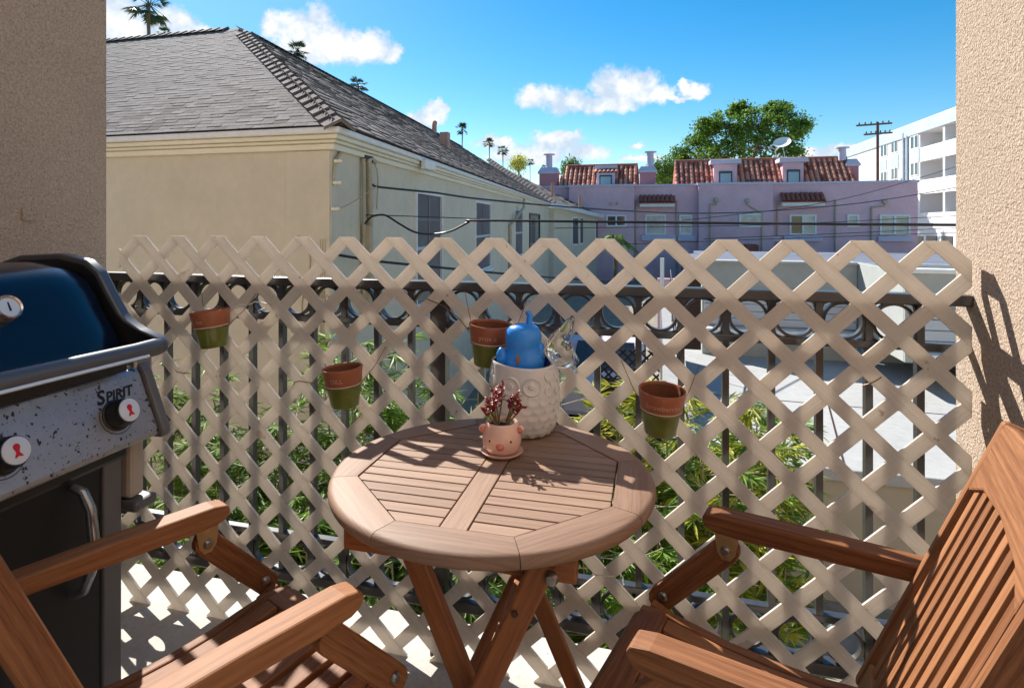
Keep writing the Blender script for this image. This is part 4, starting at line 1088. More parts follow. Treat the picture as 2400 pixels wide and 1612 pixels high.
# ------------------------------------------------------------------ pole and overhead cables
def pole():
    b = at(2057, 470, 47); top = at(2057, 287, 47); t = thing('utility_pole', (b.x, b.y, GZ), 'dark wooden utility pole with two crossarms in front of the white block', 'utility pole')
    MB().tube([(b.x, b.y, GZ), (b.x, b.y, top.z)], [.12, .10], 10).build('pole', 'pole_wood', t, smooth=60)
    for (x0, y0, x1, y1) in ((2007, 295, 2090, 289), (2025, 316, 2091, 311)):
        a = at(x0, y0, 46.85); c = at(x1, y1, 46.85); MB().beam(a, c, .12, .13).build('crossarm', 'pole_wood', t)
        for k in range(6):
            p = a.lerp(c, (k + .5) / 6); MB().lathe([(.02, 0), (.05, .06), (.05, .14), (.02, .18), (0, .19)], p + Vector((0, 0, .06)), 8).build('insulator', 'satin_dark', t)
pole()
def cable(pts, r, label, mat='cable_black'):
    """pts: (px, py, depth)"""
    P = [at(*p) for p in pts]
    # smooth with Catmull-Rom
    Q = []
    for i in range(len(P) - 1):
        a, b, c, d = P[max(0, i - 1)], P[i], P[i + 1], P[min(len(P) - 1, i + 2)]
        for k in range(6):
            u = k / 6; Q.append(.5 * ((2 * b) + (c - a) * u + (2 * a - 5 * b + 4 * c - d) * u * u + (3 * b - a - 3 * c + d) * u ** 3))
    Q.append(P[-1]); o = MB().tube(Q, r, 6).build('overhead_cable', mat, smooth=60); tag(o, label, 'cable'); return o
cable([(856, 524, 8.0), (868, 510, 7.9), (885, 504.5, 7.8), (905, 505.5, 7.7), (935, 524, 7.6), (975, 545, 7.4), (1020, 548.5, 7.2), (1060, 540, 7.0), (1098, 521, 6.9), (1125, 517, 6.8), (1500, 521, 6.2), (1900, 525, 5.7), (2260, 527.5, 5.3), (2600, 530, 5.0)], .0135, 'thick black cable that dips at the house corner and runs straight right')
cable([(874, 433, 8.0), (885, 438, 7.9), (960, 446, 8.2), (1020, 452, 8.5), (1060, 458, 8.8), (1130, 467, 9.3), (1300, 483, 11), (1480, 495, 13), (1640, 500, 15), (1800, 495, 17), (2000, 478, 20), (2150, 456, 22), (2260, 436, 24)], .015, 'twisted black service cable sagging from the house corner across the purple facade')
cable([(884, 437, 7.9), (850, 460, 7.6), (812, 482, 7.3), (790, 490, 7.2)], .008, 'short pale tie wire from the sagging cable to the corner insulator', 'conduit_tan')
cable([(858, 504, 8.0), (960, 507, 8.6), (1125, 513, 9.5)], .007, 'thin messenger wire just above the dipping cable')
cable([(795, 598, 7.3), (850, 607, 7.6), (900, 614, 7.8), (1000, 624, 8.3), (1200, 643, 9.5), (1420, 660, 11)], .018, 'black cable seen through the top row of lattice diamonds')
for i, (a, b, c) in enumerate((((1600, 517, 26), (1960, 470, 30), (2260, 385, 33)), ((1300, 535, 26), (1800, 527, 28), (2260, 505, 30)), ((1650, 560, 26), (2000, 546, 29), (2260, 533, 31)), ((1400, 575, 26), (1900, 557, 28), (2260, 545, 31)))):
    cable([a, b, c], .016, ['thin wire climbing to the right over the last purple window', 'thin wire crossing the purple windows above the thick cable', 'thin wire crossing the right purple sill', 'lowest thin wire across the purple wall'][i])
# ------------------------------------------------------------------ round folding table
TX, TYc, TZ = -.320, 1.207, .722
def table():
    t = thing('folding_table', (TX, TYc, 0), 'round folding slatted wooden bistro table by the lattice', 'table')
    RO, RI, th = .331, .2755, .028
    c8 = [Vector((TX + RI * cos(pi / 8 + k * pi / 4), TYc + RI * sin(pi / 8 + k * pi / 4), 0)) for k in range(8)]
    zb = TZ - th
    for k in range(8):
        a0 = pi / 8 + k * pi / 4 + .0022; a1 = a0 + pi / 4 - .0044; arc = []
        mb = MB(); n = 10
        i0, i1 = c8[k], c8[(k + 1) % 8]
        d = (i1 - i0).normalized(); i0 = i0 + d * .0006; i1 = i1 - d * .0006
        prof = [(RO - .013, zb), (RO - .003, zb + .004), (RO, zb + .011), (RO, zb + .018), (RO - .0035, zb + .0245), (RO - .011, TZ)]
        rows = []
        for j in range(n + 1):
            a = a0 + (a1 - a0) * j / n; inner = i0.lerp(i1, j / n)
            ring = [(inner.x, inner.y, TZ), (inner.x, inner.y, zb)] + [(TX + r * cos(a), TYc + r * sin(a), z) for (r, z) in prof]
            rows.append(ring)
        mb.grid(rows, closed_u=True); mb.face(rows[0]); mb.face(list(reversed(rows[-1])))
        # grain runs along the inner edge
        nrm = Vector((-d.y, d.x, 0))
        mb.uv = [[(Vector(mb.v[q]).dot(d), Vector(mb.v[q]).dot(nrm) + mb.v[q][2]) for q in f] for f in mb.f]
        mb.build('rim_segment', 'table_wood', t, smooth=50)
    # slats of both halves, clipped to the octagon
    ap = RI * cos(pi / 8); g = .0035; ns = 15; pitch = (2 * ap) / ns; bw = .0235
    def xlim(y):   # half width of the octagon at height y
        y = abs(y); flat = RI * sin(pi / 8)
        return ap - .0 if y <= flat else ap - (y - flat)
    for s in (-1, 1):
        for k in range(ns):
            y0 = -ap + k * pitch + g / 2; y1 = y0 + pitch - g
            if k == 0: y0 += .0015
            if k == ns - 1: y1 -= .0015
            xi = bw + .003
            ys = sorted(set([y0, y1] + [q for q in (-RI * sin(pi / 8), RI * sin(pi / 8)) if y0 < q < y1]))
            outer = [(xlim(y) - .004, y) for y in ys]
            poly = [(s * xi, y0)] + [(s * x, y) for (x, y) in outer] + [(s * xi, y1)]
            if s < 0: poly = poly[::-1]
            MB().prism([(TX + x, TYc + y, TZ - .020 - RND.uniform(0, .0006)) for (x, y) in poly], (0, 0, .0193), grain=(1, 0, 0)).build('slat', 'table_wood', t, bevel=.0012)
    MB().prism([(TX - bw, TYc - ap + .001, TZ - .021), (TX + bw, TYc - ap + .001, TZ - .021), (TX + bw, TYc + ap - .001, TZ - .021), (TX - bw, TYc + ap - .001, TZ - .021)], (0, 0, .0205), grain=(0, 1, 0)).build('centre_bar', 'table_wood', t, bevel=.001)
    # aprons, crossed legs
    for (Y, nm) in ((.985, 'apron'), (1.428, 'apron')):
        MB().beam((-.535, Y, .672), (-.115, Y, .672), .026, .052).build(nm, 'table_leg_wood', t, bevel=.004)
    for Y in (.985, 1.428):
        dy = -.024 if Y < 1.2 else .024
        MB().beam((-.437, Y + dy, .690), (-.135, Y + dy, .003), .022, .042, up=(0, 1, 0)).build('leg', 'table_leg_wood', t, bevel=.004) if False else None
        for (x0, x1, o) in ((-.437, -.130, .0245), (-.165, -.470, -.0005 if Y > 1.2 else -.0245)):
            yy = Y + (o if Y > 1.2 else o)
            a = Vector((x0, yy, .688)); b = Vector((x1, yy, .012))
            MB().beam(a, b, .042, .022, up=(0, 1, 0)).build('leg', 'table_leg_wood', t, bevel=.005)
        bx = (-.155, -.185)
    for x in (-.152, ): MB().lathe([(0, .012), (.008, .011), (.011, .006), (.0115, 0)], (x, .985 - .0365, .668), 14, axis=Vector((0, -1, 0)).to_track_quat('Z', 'Y')).build('bolt', 'bolt_steel', t, smooth=40)
    for (x, z) in ((-.213, .600),): MB().lathe([(0, .004), (.005, .004), (.006, 0)], (x, .985 - .0365, z), 10, axis=Vector((0, -1, 0)).to_track_quat('Z', 'Y')).build('bolt', 'satin_dark', t)
    MB().beam((-.20, .97, .10), (-.20, 1.43, .10), .022, .035).build('stretcher', 'table_leg_wood', t, bevel=.003)
    MB().beam((-.40, .97, .12), (-.40, 1.43, .12), .022, .035).build('stretcher', 'table_leg_wood', t, bevel=.003)
    MB().beam((-.302, .99, .36), (-.302, 1.43, .36), .03, .03).build('stretcher', 'table_leg_wood', t, bevel=.003)
table()

# ------------------------------------------------------------------ folding armchairs
def chair_parts():
    """local frame: origin on the floor under the middle of the arm tips, +y forward, x to the right"""
    out = []
    def add(nm, mb, mat='chair_wood', bev=.003, smooth=None): out.append((nm, mb.mesh(nm, mat, smooth), bev))
    for s in (-1, 1):
        x = s * .228
        # arm: rounded nose, slight taper to the back
        pts = []
        top, bot = .641, .603
        pts += [(-.385, bot + .004), (-.08, bot - .004), (-.025, bot - .001), (-.008, bot + .006), (-.001, bot + .016), (-.001, bot + .024), (-.006, bot + .033), (-.018, top - .003), (-.035, top), (-.20, top + .001), (-.385, top - .002)]
        m = MB().prism([(x - .023, y, z) for (y, z) in pts], (.046, 0, 0), grain=(0, 1, 0)); add('arm', m, bev=.004)
        # front strut that carries the arm
        a = Vector((0, -.048, .570)); b = Vector((0, .088, .424)); d = (b - a).normalized(); n = Vector((0, -d.z, d.y)); w = .025; P = []
        for k in range(7): an = pi / 2 + pi * k / 6; P.append(a + n * (w * sin(an)) + d * (w * cos(an)) if False else a + (n * cos(pi * k / 6) + (-d) * sin(pi * k / 6)) * w)
        for k in range(7): P.append(b + (-n * cos(pi * k / 6) + d * sin(pi * k / 6)) * w)
        xs = x - s * .008
        m = MB().prism([(xs - .011, p.y, p.z) for p in P], (.022, 0, 0), grain=(0, d.y, d.z)); add('strut', m)
        # bracket and bolts
        m = MB().prism([(xs + (.0115 if s < 0 else -.0135), y, z) for (y, z) in ((-.072, .602), (-.026, .602), (-.030, .566), (-.040, .552), (-.056, .552), (-.066, .566))], (.002, 0, 0)); add('bracket', m, 'brass_plate', None)
        q = Vector((s * -1, 0, 0)).to_track_quat('Z', 'Y')
        m = MB().lathe([(0, .006), (.006, .006), (.0095, .003), (.0105, 0)], (xs - s * .0135, -.048, .570), 14, axis=q); add('bolt', m, 'bolt_steel', None, 40)
        m = MB().lathe([(0, .006), (.006, .006), (.0095, .003), (.0105, 0)], (xs + s * .0125, .080, .436), 14, axis=Vector((s, 0, 0)).to_track_quat('Z', 'Y')); add('bolt', m, 'bolt_steel', None, 40)
        m = MB().lathe([(0, .006), (.006, .006), (.0095, .003), (.0105, 0)], (xs - s * .0125, .080, .436), 14, axis=q); add('bolt', m, 'bolt_steel', None, 40)
        # seat side rail with a dipped top edge
        up = [(.115, .424), (.06, .428), (.0, .420), (-.06, .410), (-.14, .404), (-.22, .404), (-.295, .412)]
        lo = [(-.295, .368), (-.14, .362), (.02, .375), (.115, .385)]
        m = MB().prism([(s * .168 - .011, y, z) for (y, z) in up + lo], (.022, 0, 0), grain=(0, 1, 0)); add('seat_rail', m)
        # back stile that runs down to the floor
        m = MB().beam((s * .2005, -.499, .905), (s * .2005, -.291, .395), .022, .046, up=(0, -1, -.4)); add('back_stile', m, bev=.006)
        m = MB().beam((s * .1425, -.275, .395), (s * .1425, .215, .005), .020, .040, up=(0, 1, 1)); add('leg', m, bev=.004)
        m = MB().beam((s * .1935, .075, .420), (s * .1935, .245, .005), .022, .048, up=(0, 1, .4)); add('leg', m, bev=.004)
        m = MB().beam((s * .1185, .02, .392), (s * .1185, -.46, .005), .020, .040, up=(0, 1, -1)); add('leg', m, bev=.004)
    # seat: front board, slats, rear board
    def seat_z(y):
        for (y1, z1), (y0, z0) in zip(((.115, .424), (.06, .428), (.0, .420), (-.06, .410), (-.14, .404), (-.22, .404)), ((.06, .428), (.0, .420), (-.06, .410), (-.14, .404), (-.22, .404), (-.295, .412))):
            if y <= y1 and y >= y0: return z0 + (z1 - z0) * (y - y0) / (y1 - y0)
        return .412
    def curved(x0, x1, ya, yb, dz, n=8):
        m = MB(); rows = []
        for k in range(n + 1):
            y = ya + (yb - ya) * k / n; z = seat_z(y) + dz; rows.append([(x0, y, z - .018), (x1, y, z - .018), (x1, y, z), (x0, y, z)])
        m.grid(rows, closed_u=True); m.face(list(reversed(rows[0]))); m.face(rows[-1])
        m.uv = [[(m.v[q][1], m.v[q][0] + m.v[q][2]) for q in f] for f in m.f]; return m
    m = curved(-.1560, .1560, .055, .125, .0035, 4); m.uv = [[(m.v[q][0], m.v[q][1]) for q in f] for f in m.f]; add('seat_front_board', m)
    m = curved(-.1560, .1560, -.292, -.262, .0035, 2); m.uv = [[(m.v[q][0], m.v[q][1]) for q in f] for f in m.f]; add('seat_rear_board', m)
    for k in range(6):
        xc = -.130 + k * .052; add('seat_slat', curved(xc - .0185, xc + .0185, -.260, .053, .003), bev=.002)
    # backrest: lower rail, slats, crest board
    u = Vector((0, -.204, .510)).normalized(); nb = Vector((0, u.z, -u.y)); o = Vector((0, -.283, .395))
    def back_pt(x, h, d): p = o + u * h + nb * d; return (x, p.y, p.z)
    H = .549
    m = MB().prism([back_pt(-.189, .005, -.011), back_pt(.189, .005, -.011), back_pt(.189, .060, -.011), back_pt(-.189, .060, -.011)], nb * .022, grain=(1, 0, 0)); add('lower_rail', m)
    crest = [(-.2125, H - .125), (-.12, H - .095), (0, H - .085), (.12, H - .095), (.2125, H - .125), (.2125, H - .035), (.203, H - .012), (.185, H + .004), (.12, H + .012), (0, H + .016), (-.12, H + .012), (-.185, H + .004), (-.203, H - .012), (-.2125, H - .035)]
    crest = [(max(-.188, min(.188, x)), h) for (x, h) in crest]
    m = MB().prism([back_pt(x, h, -.010) for (x, h) in crest], nb * .022, grain=(1, 0, 0)); add('crest_board', m, bev=.004)
    for k in range(9):
        xc = -.160 + k * .040
        m = MB().beam(back_pt(xc, .058, 0), back_pt(xc, H - .090, .0), .0235, .013, up=tuple(nb)); add('back_slat', m, bev=.0015)
    return out
CH = chair_parts()
def place_chair(tip, bdir, label):
    t = thing('folding_armchair', (tip[0], tip[1], 0), label, 'chair', 'wooden folding armchairs at the table')
    t.rotation_euler = (0, 0, atan2(-bdir[1], -bdir[0]) - pi / 2)
    for (nm, me, bev) in CH: link(nm, me, t, bev, world=False)
    return t
place_chair((.0405, 1.1085), (.953, -.30), 'wooden folding armchair right of the table, its slatted back toward the stucco wall')
place_chair((-.6775, .999), (-.43, -.903), 'wooden folding armchair at lower left, in front of the grill cart')
# ------------------------------------------------------------------ gas grill against the left wall, front facing +X
def grill():
    t = thing('gas_grill', (-1.4, .80, 0), 'navy lidded gas grill on a black cart with a stained steel control panel', 'grill')
    YA, YB = .44, 1.072
    lid = [(-1.108, .935), (-1.112, .965), (-1.126, 1.005), (-1.150, 1.055), (-1.174, 1.098), (-1.196, 1.126), (-1.228, 1.147), (-1.30, 1.160), (-1.42, 1.155), (-1.53, 1.125), (-1.60, 1.06), (-1.63, .935)]
    lid = [(x - .020 * min(1, max(0, (z - .96) / .08)), z - .010 * min(1, max(0, (z - 1.0) / .1))) for (x, z) in lid]
    mb = MB(); rows = []
    n = 18
    for k in range(n + 1):
        y = YA + (YB - YA) * k / n; e = abs(2 * k / n - 1); b = 1 - .10 * max(0, (e - .72) / .28) ** 2      # ends pulled in a little
        cx, cz = -1.37, .98
        rows.append([(cx + (x - cx) * b, y, cz + (z - cz) * (b if z > cz else 1)) for (x, z) in lid])
    mb.grid(rows); mb.face(rows[0]); mb.face(rows[-1])
    L = mb.build('lid', 'grill_navy', t, smooth=50)
    # cast end cap with a nose that carries the handle
    LD = lambda x, z: (x - .022 * min(1, max(0, (z - .99) / .08)), z - .010 * min(1, max(0, (z - 1.0) / .1)))
    cap = [(-1.64, .930), (-1.612, 1.066), (-1.535, 1.135), (-1.42, 1.168), (-1.30, 1.174), (-1.222, 1.160), (-1.186, 1.134), (-1.160, 1.092), (-1.134, 1.036), (-1.122, 1.018), (-1.090, .998), (-1.048, .983), (-1.036, .970), (-1.038, .952), (-1.052, .944), (-1.10, .932)]
    cap = [LD(*p) for p in cap]
    inn = [(-1.37 + (x + 1.37) * (.955 if x < -1.13 else .962), 1.0 + (z - 1.0) * .93 - .001) for (x, z) in cap]
    m = MB(); ya, yb = 1.077, 1.103
    m.grid([[(x, ya, z) for (x, z) in inn], [(x, ya, z) for (x, z) in cap], [(x, yb, z) for (x, z) in cap], [(x, yb, z) for (x, z) in inn]], closed_u=True)
    m.build('lid_end_rim', 'rim_grey', t, bevel=.004, smooth=50)
    MB().prism([(x, 1.080, z) for (x, z) in inn], (0, .024, 0)).build('lid_end_plate', 'grill_black', t)
    # handle
    hp = [(-1.052, YA - .05, .972), (-1.046, .6, .970), (-1.044, .85, .966), (-1.046, 1.02, .962), (-1.050, 1.085, .962), (-1.060, 1.108, .962)]
    m = MB(); rows = []
    for (x, y, z) in hp: rows.append([(x + .015 * cos(a), y, z + .019 * sin(a)) for a in [2 * pi * j / 14 for j in range(14)]])
    m.grid(rows, closed_u=True); m.face(rows[-1]); h = m.build('handle', 'rim_grey', t, smooth=60)
    MB().tube([(-1.0295, .6, .958), (-1.0285, .85, .955), (-1.0300, 1.04, .952)], .0035, 6).build('handle_groove_highlight', 'knob_white', h, smooth=60)  # white line paints the highlight along the handle's groove
    # thermometer
    ax = Vector((.90, 0, .44)).to_track_quat('Z', 'Y'); c = Vector((-1.170, .852, 1.074))
    th = MB().lathe([(.025, -.015), (.025, .006), (.022, .010), (.0195, .008), (.0195, .004), (0, .004)], c, 28, axis=ax).build('thermometer', 'copper_rim', t, smooth=45)
    MB().lathe([(.0192, .0045), (.0192, .0055), (0, .0058)], c, 28, axis=ax).build('dial', 'gauge_face', th)
    up = ax @ Vector((0, 1, 0)); nn = ax @ Vector((0, 0, 1)); up = (Vector((0, 0, 1)) - nn * nn.z).normalized(); sd = up.cross(nn)
    MB().prism([c + nn * .0062 - up * .008 - sd * .0018, c + nn * .0062 - up * .008 + sd * .0018, c + nn * .0062 + up * .010 + sd * .0010, c + nn * .0062 + up * .010 - sd * .0010], nn * .001).build('needle', 'print_black', th)
    # firebox and dark gap under the lid
    boxo('firebox', (-1.62, YA, .70), (-1.150, 1.105, .936), 'grill_black', t, bevel=.01)
    # control panel
    prof = [(-1.30, .905), (-1.158, .902), (-1.146, .898), (-1.140, .888), (-1.088, .763), (-1.087, .755), (-1.093, .749), (-1.30, .745)]
    m = MB().prism([(x, YA, z) for (x, z) in prof], (0, 1.126 - YA, 0)); cp = m.build('control_panel', 'grill_steel', t, bevel=.003)
    p2 = [(-1.31, .912), (-1.155, .910), (-1.140, .904), (-1.131, .892), (-1.078, .763), (-1.076, .752), (-1.083, .742), (-1.31, .738)]
    MB().prism([(x, 1.127, z) for (x, z) in p2], (0, .026, 0)).build('panel_end_cap', 'grill_grey', t, bevel=.007)
    b0 = Vector((-1.088, 0, .763)); b1 = Vector((-1.140, 0, .888)); e = (b1 - b0).normalized(); N = Vector((e.z, 0, -e.x)); Yv = Vector((0, 1, 0))
    def lettering(s, size, Yc, h, mat, nm, shear=0.0, bold=False, off=.0006):
        v, f = text_mesh_data(s, size, shear, bold); m = MB()
        m.v = [tuple(b0 + e * (h + y) + Yv * (Yc + x) + N * off) for (x, y, z) in v]; m.f = f; m.uv = [None] * len(f)
        return m.build(nm, mat, cp, raw=True)
    lettering('S', .041, 1.010, .094, 'print_black', 'lettering', .3, True); lettering('PIRIT', .0305, 1.056, .0945, 'print_black', 'lettering', .3, True)
    aq = N.to_track_quat('Z', 'Y')
    def knob(Yc):
        k0 = b0 + e * .062 + Yv * Yc
        k = MB().lathe([(.034, 0), (.034, .003), (.0305, .004), (.029, .030), (.0265, .036), (0, .036)], k0, 26, axis=aq).build('knob', 'grill_black', t, smooth=45)
        MB().lathe([(.0245, .0362), (.0245, .0385), (.022, .0395), (0, .0395)], k0, 26, axis=aq).build('knob_cap', 'knob_white', k, smooth=45)
        q = k0 + N * .0399
        # red kettle emblem: round lid over a flared stand
        pts = [(.0060 * cos(a), .0058 + .0060 * sin(a)) for a in [radians(d) for d in range(-35, 216, 14)]]
        pts = pts + [(-.0042, .0010), (-.0028, -.0040), (-.0075, -.0125), (-.0050, -.0128), (.0, -.0105), (.0050, -.0128), (.0078, -.0120), (.0028, -.0040), (.0042, .0010)]
        MB().prism([q + Yv * a + e * b for (a, b) in pts], N * .0006).build('emblem', 'emblem_red', k)
        # printed ring and arrow mark around the knob
        r = MB(); rows = []
        for j in range(31):
            a = radians(150 + j * 7.4); rows.append([k0 + (Yv * cos(a) + e * sin(a)) * .0405 + N * .0004, k0 + (Yv * cos(a) + e * sin(a)) * .0388 + N * .0004])
        r.grid(rows); r.build('dial_ring', 'print_black', cp, raw=True)
    for y in (1.036, .800, .564): knob(y)
    # cart
    boxo('cart_body', (-1.60, YA, .075), (-1.185, 1.085, .744), 'grill_black', t, bevel=.006)
    d = boxo('door', (-1.184, .47, .095), (-1.158, 1.040, .738), 'grill_charcoal', t, bevel=.005)
    hc = [(-1.150, .968, .690), (-1.128, .972, .680), (-1.112, .975, .645), (-1.105, .976, .585), (-1.110, .975, .520), (-1.126, .972, .478), (-1.150, .968, .466)]
    MB().tube(hc, [.009, .010, .0105, .011, .0105, .010, .009], 10).build('door_handle', 'grill_silver', d, smooth=60)
    boxo('cart_post', (-1.184, 1.043, .07), (-1.154, 1.090, .744), 'grill_grey', t, bevel=.004)
    # folded side shelf hanging on the right side
    boxo('side_shelf', (-1.50, 1.108, .60), (-1.150, 1.150, .735), 'shelf_tan', t, bevel=.01)
    boxo('shelf_edge', (-1.50, 1.104, .572), (-1.130, 1.168, .598), 'grill_grey', t, bevel=.008)
    boxo('shelf_hinge', (-1.50, 1.118, .860), (-1.150, 1.175, .925), 'grill_silver', t, bevel=.01)
    boxo('shelf_bracket', (-1.45, 1.120, .736), (-1.20, 1.15, .86), 'grill_black', t)
    for (x, y) in ((-1.24, 1.05), (-1.56, 1.05), (-1.24, .49), (-1.56, .49)):
        MB().lathe([(0, -.012), (.030, -.012), (.034, -.008), (.034, .008), (.030, .012), (0, .012)], (x, y, .035), 16, axis=Vector((1, 0, 0)).to_track_quat('Z', 'Y')).build('caster', 'grill_black', t, smooth=40)
grill()

# ------------------------------------------------------------------ terracotta herb pots wired to the lattice
def herb_pot(px_, py_, text, tsize, toff, label, tilt, wires, seed, droll=0.0):
    c = onY(px_, py_, 1.518); t = thing('flower_pot', (c.x, c.y, c.z - .105), label, 'flower pot', 'herb pots wired to the lattice')
    rot = Euler((tilt[0], tilt[1], 0)).to_quaternion()
    def tr(p): return c + rot @ Vector(p)
    def lathe(prof, n=36):
        m = MB(); m.grid([[tr((r * cos(2 * pi * j / n), r * sin(2 * pi * j / n), z)) for j in range(n)] for (r, z) in prof], closed_u=True)
        return m
    # lower glazed body with vertical drip fluting
    m = MB(); n = 72; rows = []
    rr = random.Random(seed)
    ph = [rr.uniform(.9985, 1.0) for _ in range(n)]
    for (r, z) in ((.032, -.110), (.0365, -.1095), (.0385, -.106), (.0422, -.082), (.0468, -.056), (.0488, -.0445)):
        rows.append([tr((r * (1 + .010 * sin(9 * 2 * pi * j / n)) * cos(2 * pi * j / n), r * (1 + .010 * sin(9 * 2 * pi * j / n)) * sin(2 * pi * j / n), z)) for j in range(n)])
    m.grid(rows, closed_u=True); m.face(list(reversed(rows[0]))); m.build('glazed_body', 'green_glaze', t, smooth=60)
    m = lathe([(.0480, -.0465), (.0497, -.0460), (.0506, -.0440), (.0570, -.003), (.0565, 0), (.0530, .0), (.0515, -.004), (.0470, -.045)]); m.build('rim', 'terracotta', t, smooth=50)
    m = lathe([(.0514, -.005), (.0465, -.046), (.040, -.075), (.034, -.098), (0.0001, -.099)]); m.build('inside', 'pot_inside', t, smooth=60)
    m = lathe([(.0480, -.0490), (.0500, -.0485), (.0508, -.0470), (.0500, -.0455)]); m.build('pale_line', 'cream_line', t, smooth=60)
    # chalky lettering bent round the rim
    v, f = text_mesh_data(text, tsize * .9); m = MB()
    for (x, y, z) in v:
        zz = -.034 + y; r = .0506 + (zz + .044) * .156 + .0007; a = (x + toff) / r
        m.v.append(tuple(tr((r * sin(a), -r * cos(a), zz))))
    m.f = f; m.uv = [None] * len(f); m.build('lettering', 'chalk_print', t, raw=True)
    # wire: ring under the rim, two arms to the lattice, small hook
    w = MB(); w.tube([tr((.0498 * cos(a), .0498 * sin(a), -.0510)) for a in [2 * pi * j / 28 for j in range(29)]], .0011, 5)
    for (dx, dz) in wires:
        s = tr((.047 * (1 if dx > 0 else -1), .012, -.050)); e = Vector((c.x + dx, LY - .007, c.z + dz)); w.tube([s, s.lerp(e, .5) + Vector((0, .006, -.006)), e, e + Vector((.006 if dx > 0 else -.006, .014, -.004))], .0011, 5)
    w.build('wire_holder', 'wire_bronze', t, smooth=60)
    return c
herb_pot(492, 727, 'les', .021, .002, 'terracotta and green pot on the lattice nearest the grill', (.02, -.12), ((.115, .045), (-.08, .04)), 1)
herb_pot(802, 860, 'DILL', .020, .008, 'terracotta and green pot lettered DILL left of the table', (.03, -.08), ((.105, .05), (-.09, -.01)), 2)
herb_pot(1150, 758, 'yroe c', .021, .008, 'terracotta and green pot hanging above the blue watering can', (.05, .07), ((.085, .055), (-.09, .075)), 3)
herb_pot(1552, 912, 'Strawberries', .0195, .004, 'terracotta and green pot lettered Strawberries right of the table', (.10, .05), ((.09, .05), (-.10, .05)), 4)
def wire_tie(pts, label, mat='wire_bronze', r=.0014):
    o = MB().tube([onY(x, y, LY - d) for (x, y, d) in pts], r, 6).build('wire_tie', mat, smooth=60); tag(o, label, 'wire')
wire_tie([(520, 735, .01), (560, 716, .007), (590, 712, .004), (596, 707, -.02), (610, 708, -.03), (624, 712, -.03), (622, 722, -.03), (606, 728, -.03)], 'pale looped wire end right of the leftmost pot', 'hook_white', .0022)
wire_tie([(687, 910, .0), (690, 896, .006), (700, 893, .008), (738, 898, .008), (742, 902, .0), (752, 899, -.01), (757, 903, -.01)], 'bronze wire tie left of the DILL pot')
wire_tie([(405, 855, 0), (415, 872, .006), (445, 875, .008)], 'bronze wire tie on the lattice beside the control panel')
wire_tie([(1000, 700, .007), (1040, 717, .008), (1075, 745, .007), (1100, 777, .02)], 'bronze wire running to the pot above the watering can')
wire_tie([(2022, 903, -.002), (2035, 900, .008), (2050, 894, .008), (2066, 884, .007)], 'short dark wire tie on the right lattice')
wire_tie([(1388, 1346, .008), (1438, 1350, .008), (1443, 1342, -.005), (1452, 1343, -.01), (1460, 1352, -.01), (1462, 1370, -.01)], 'white hooked wire below the table edge on the right', 'hook_white', .002)

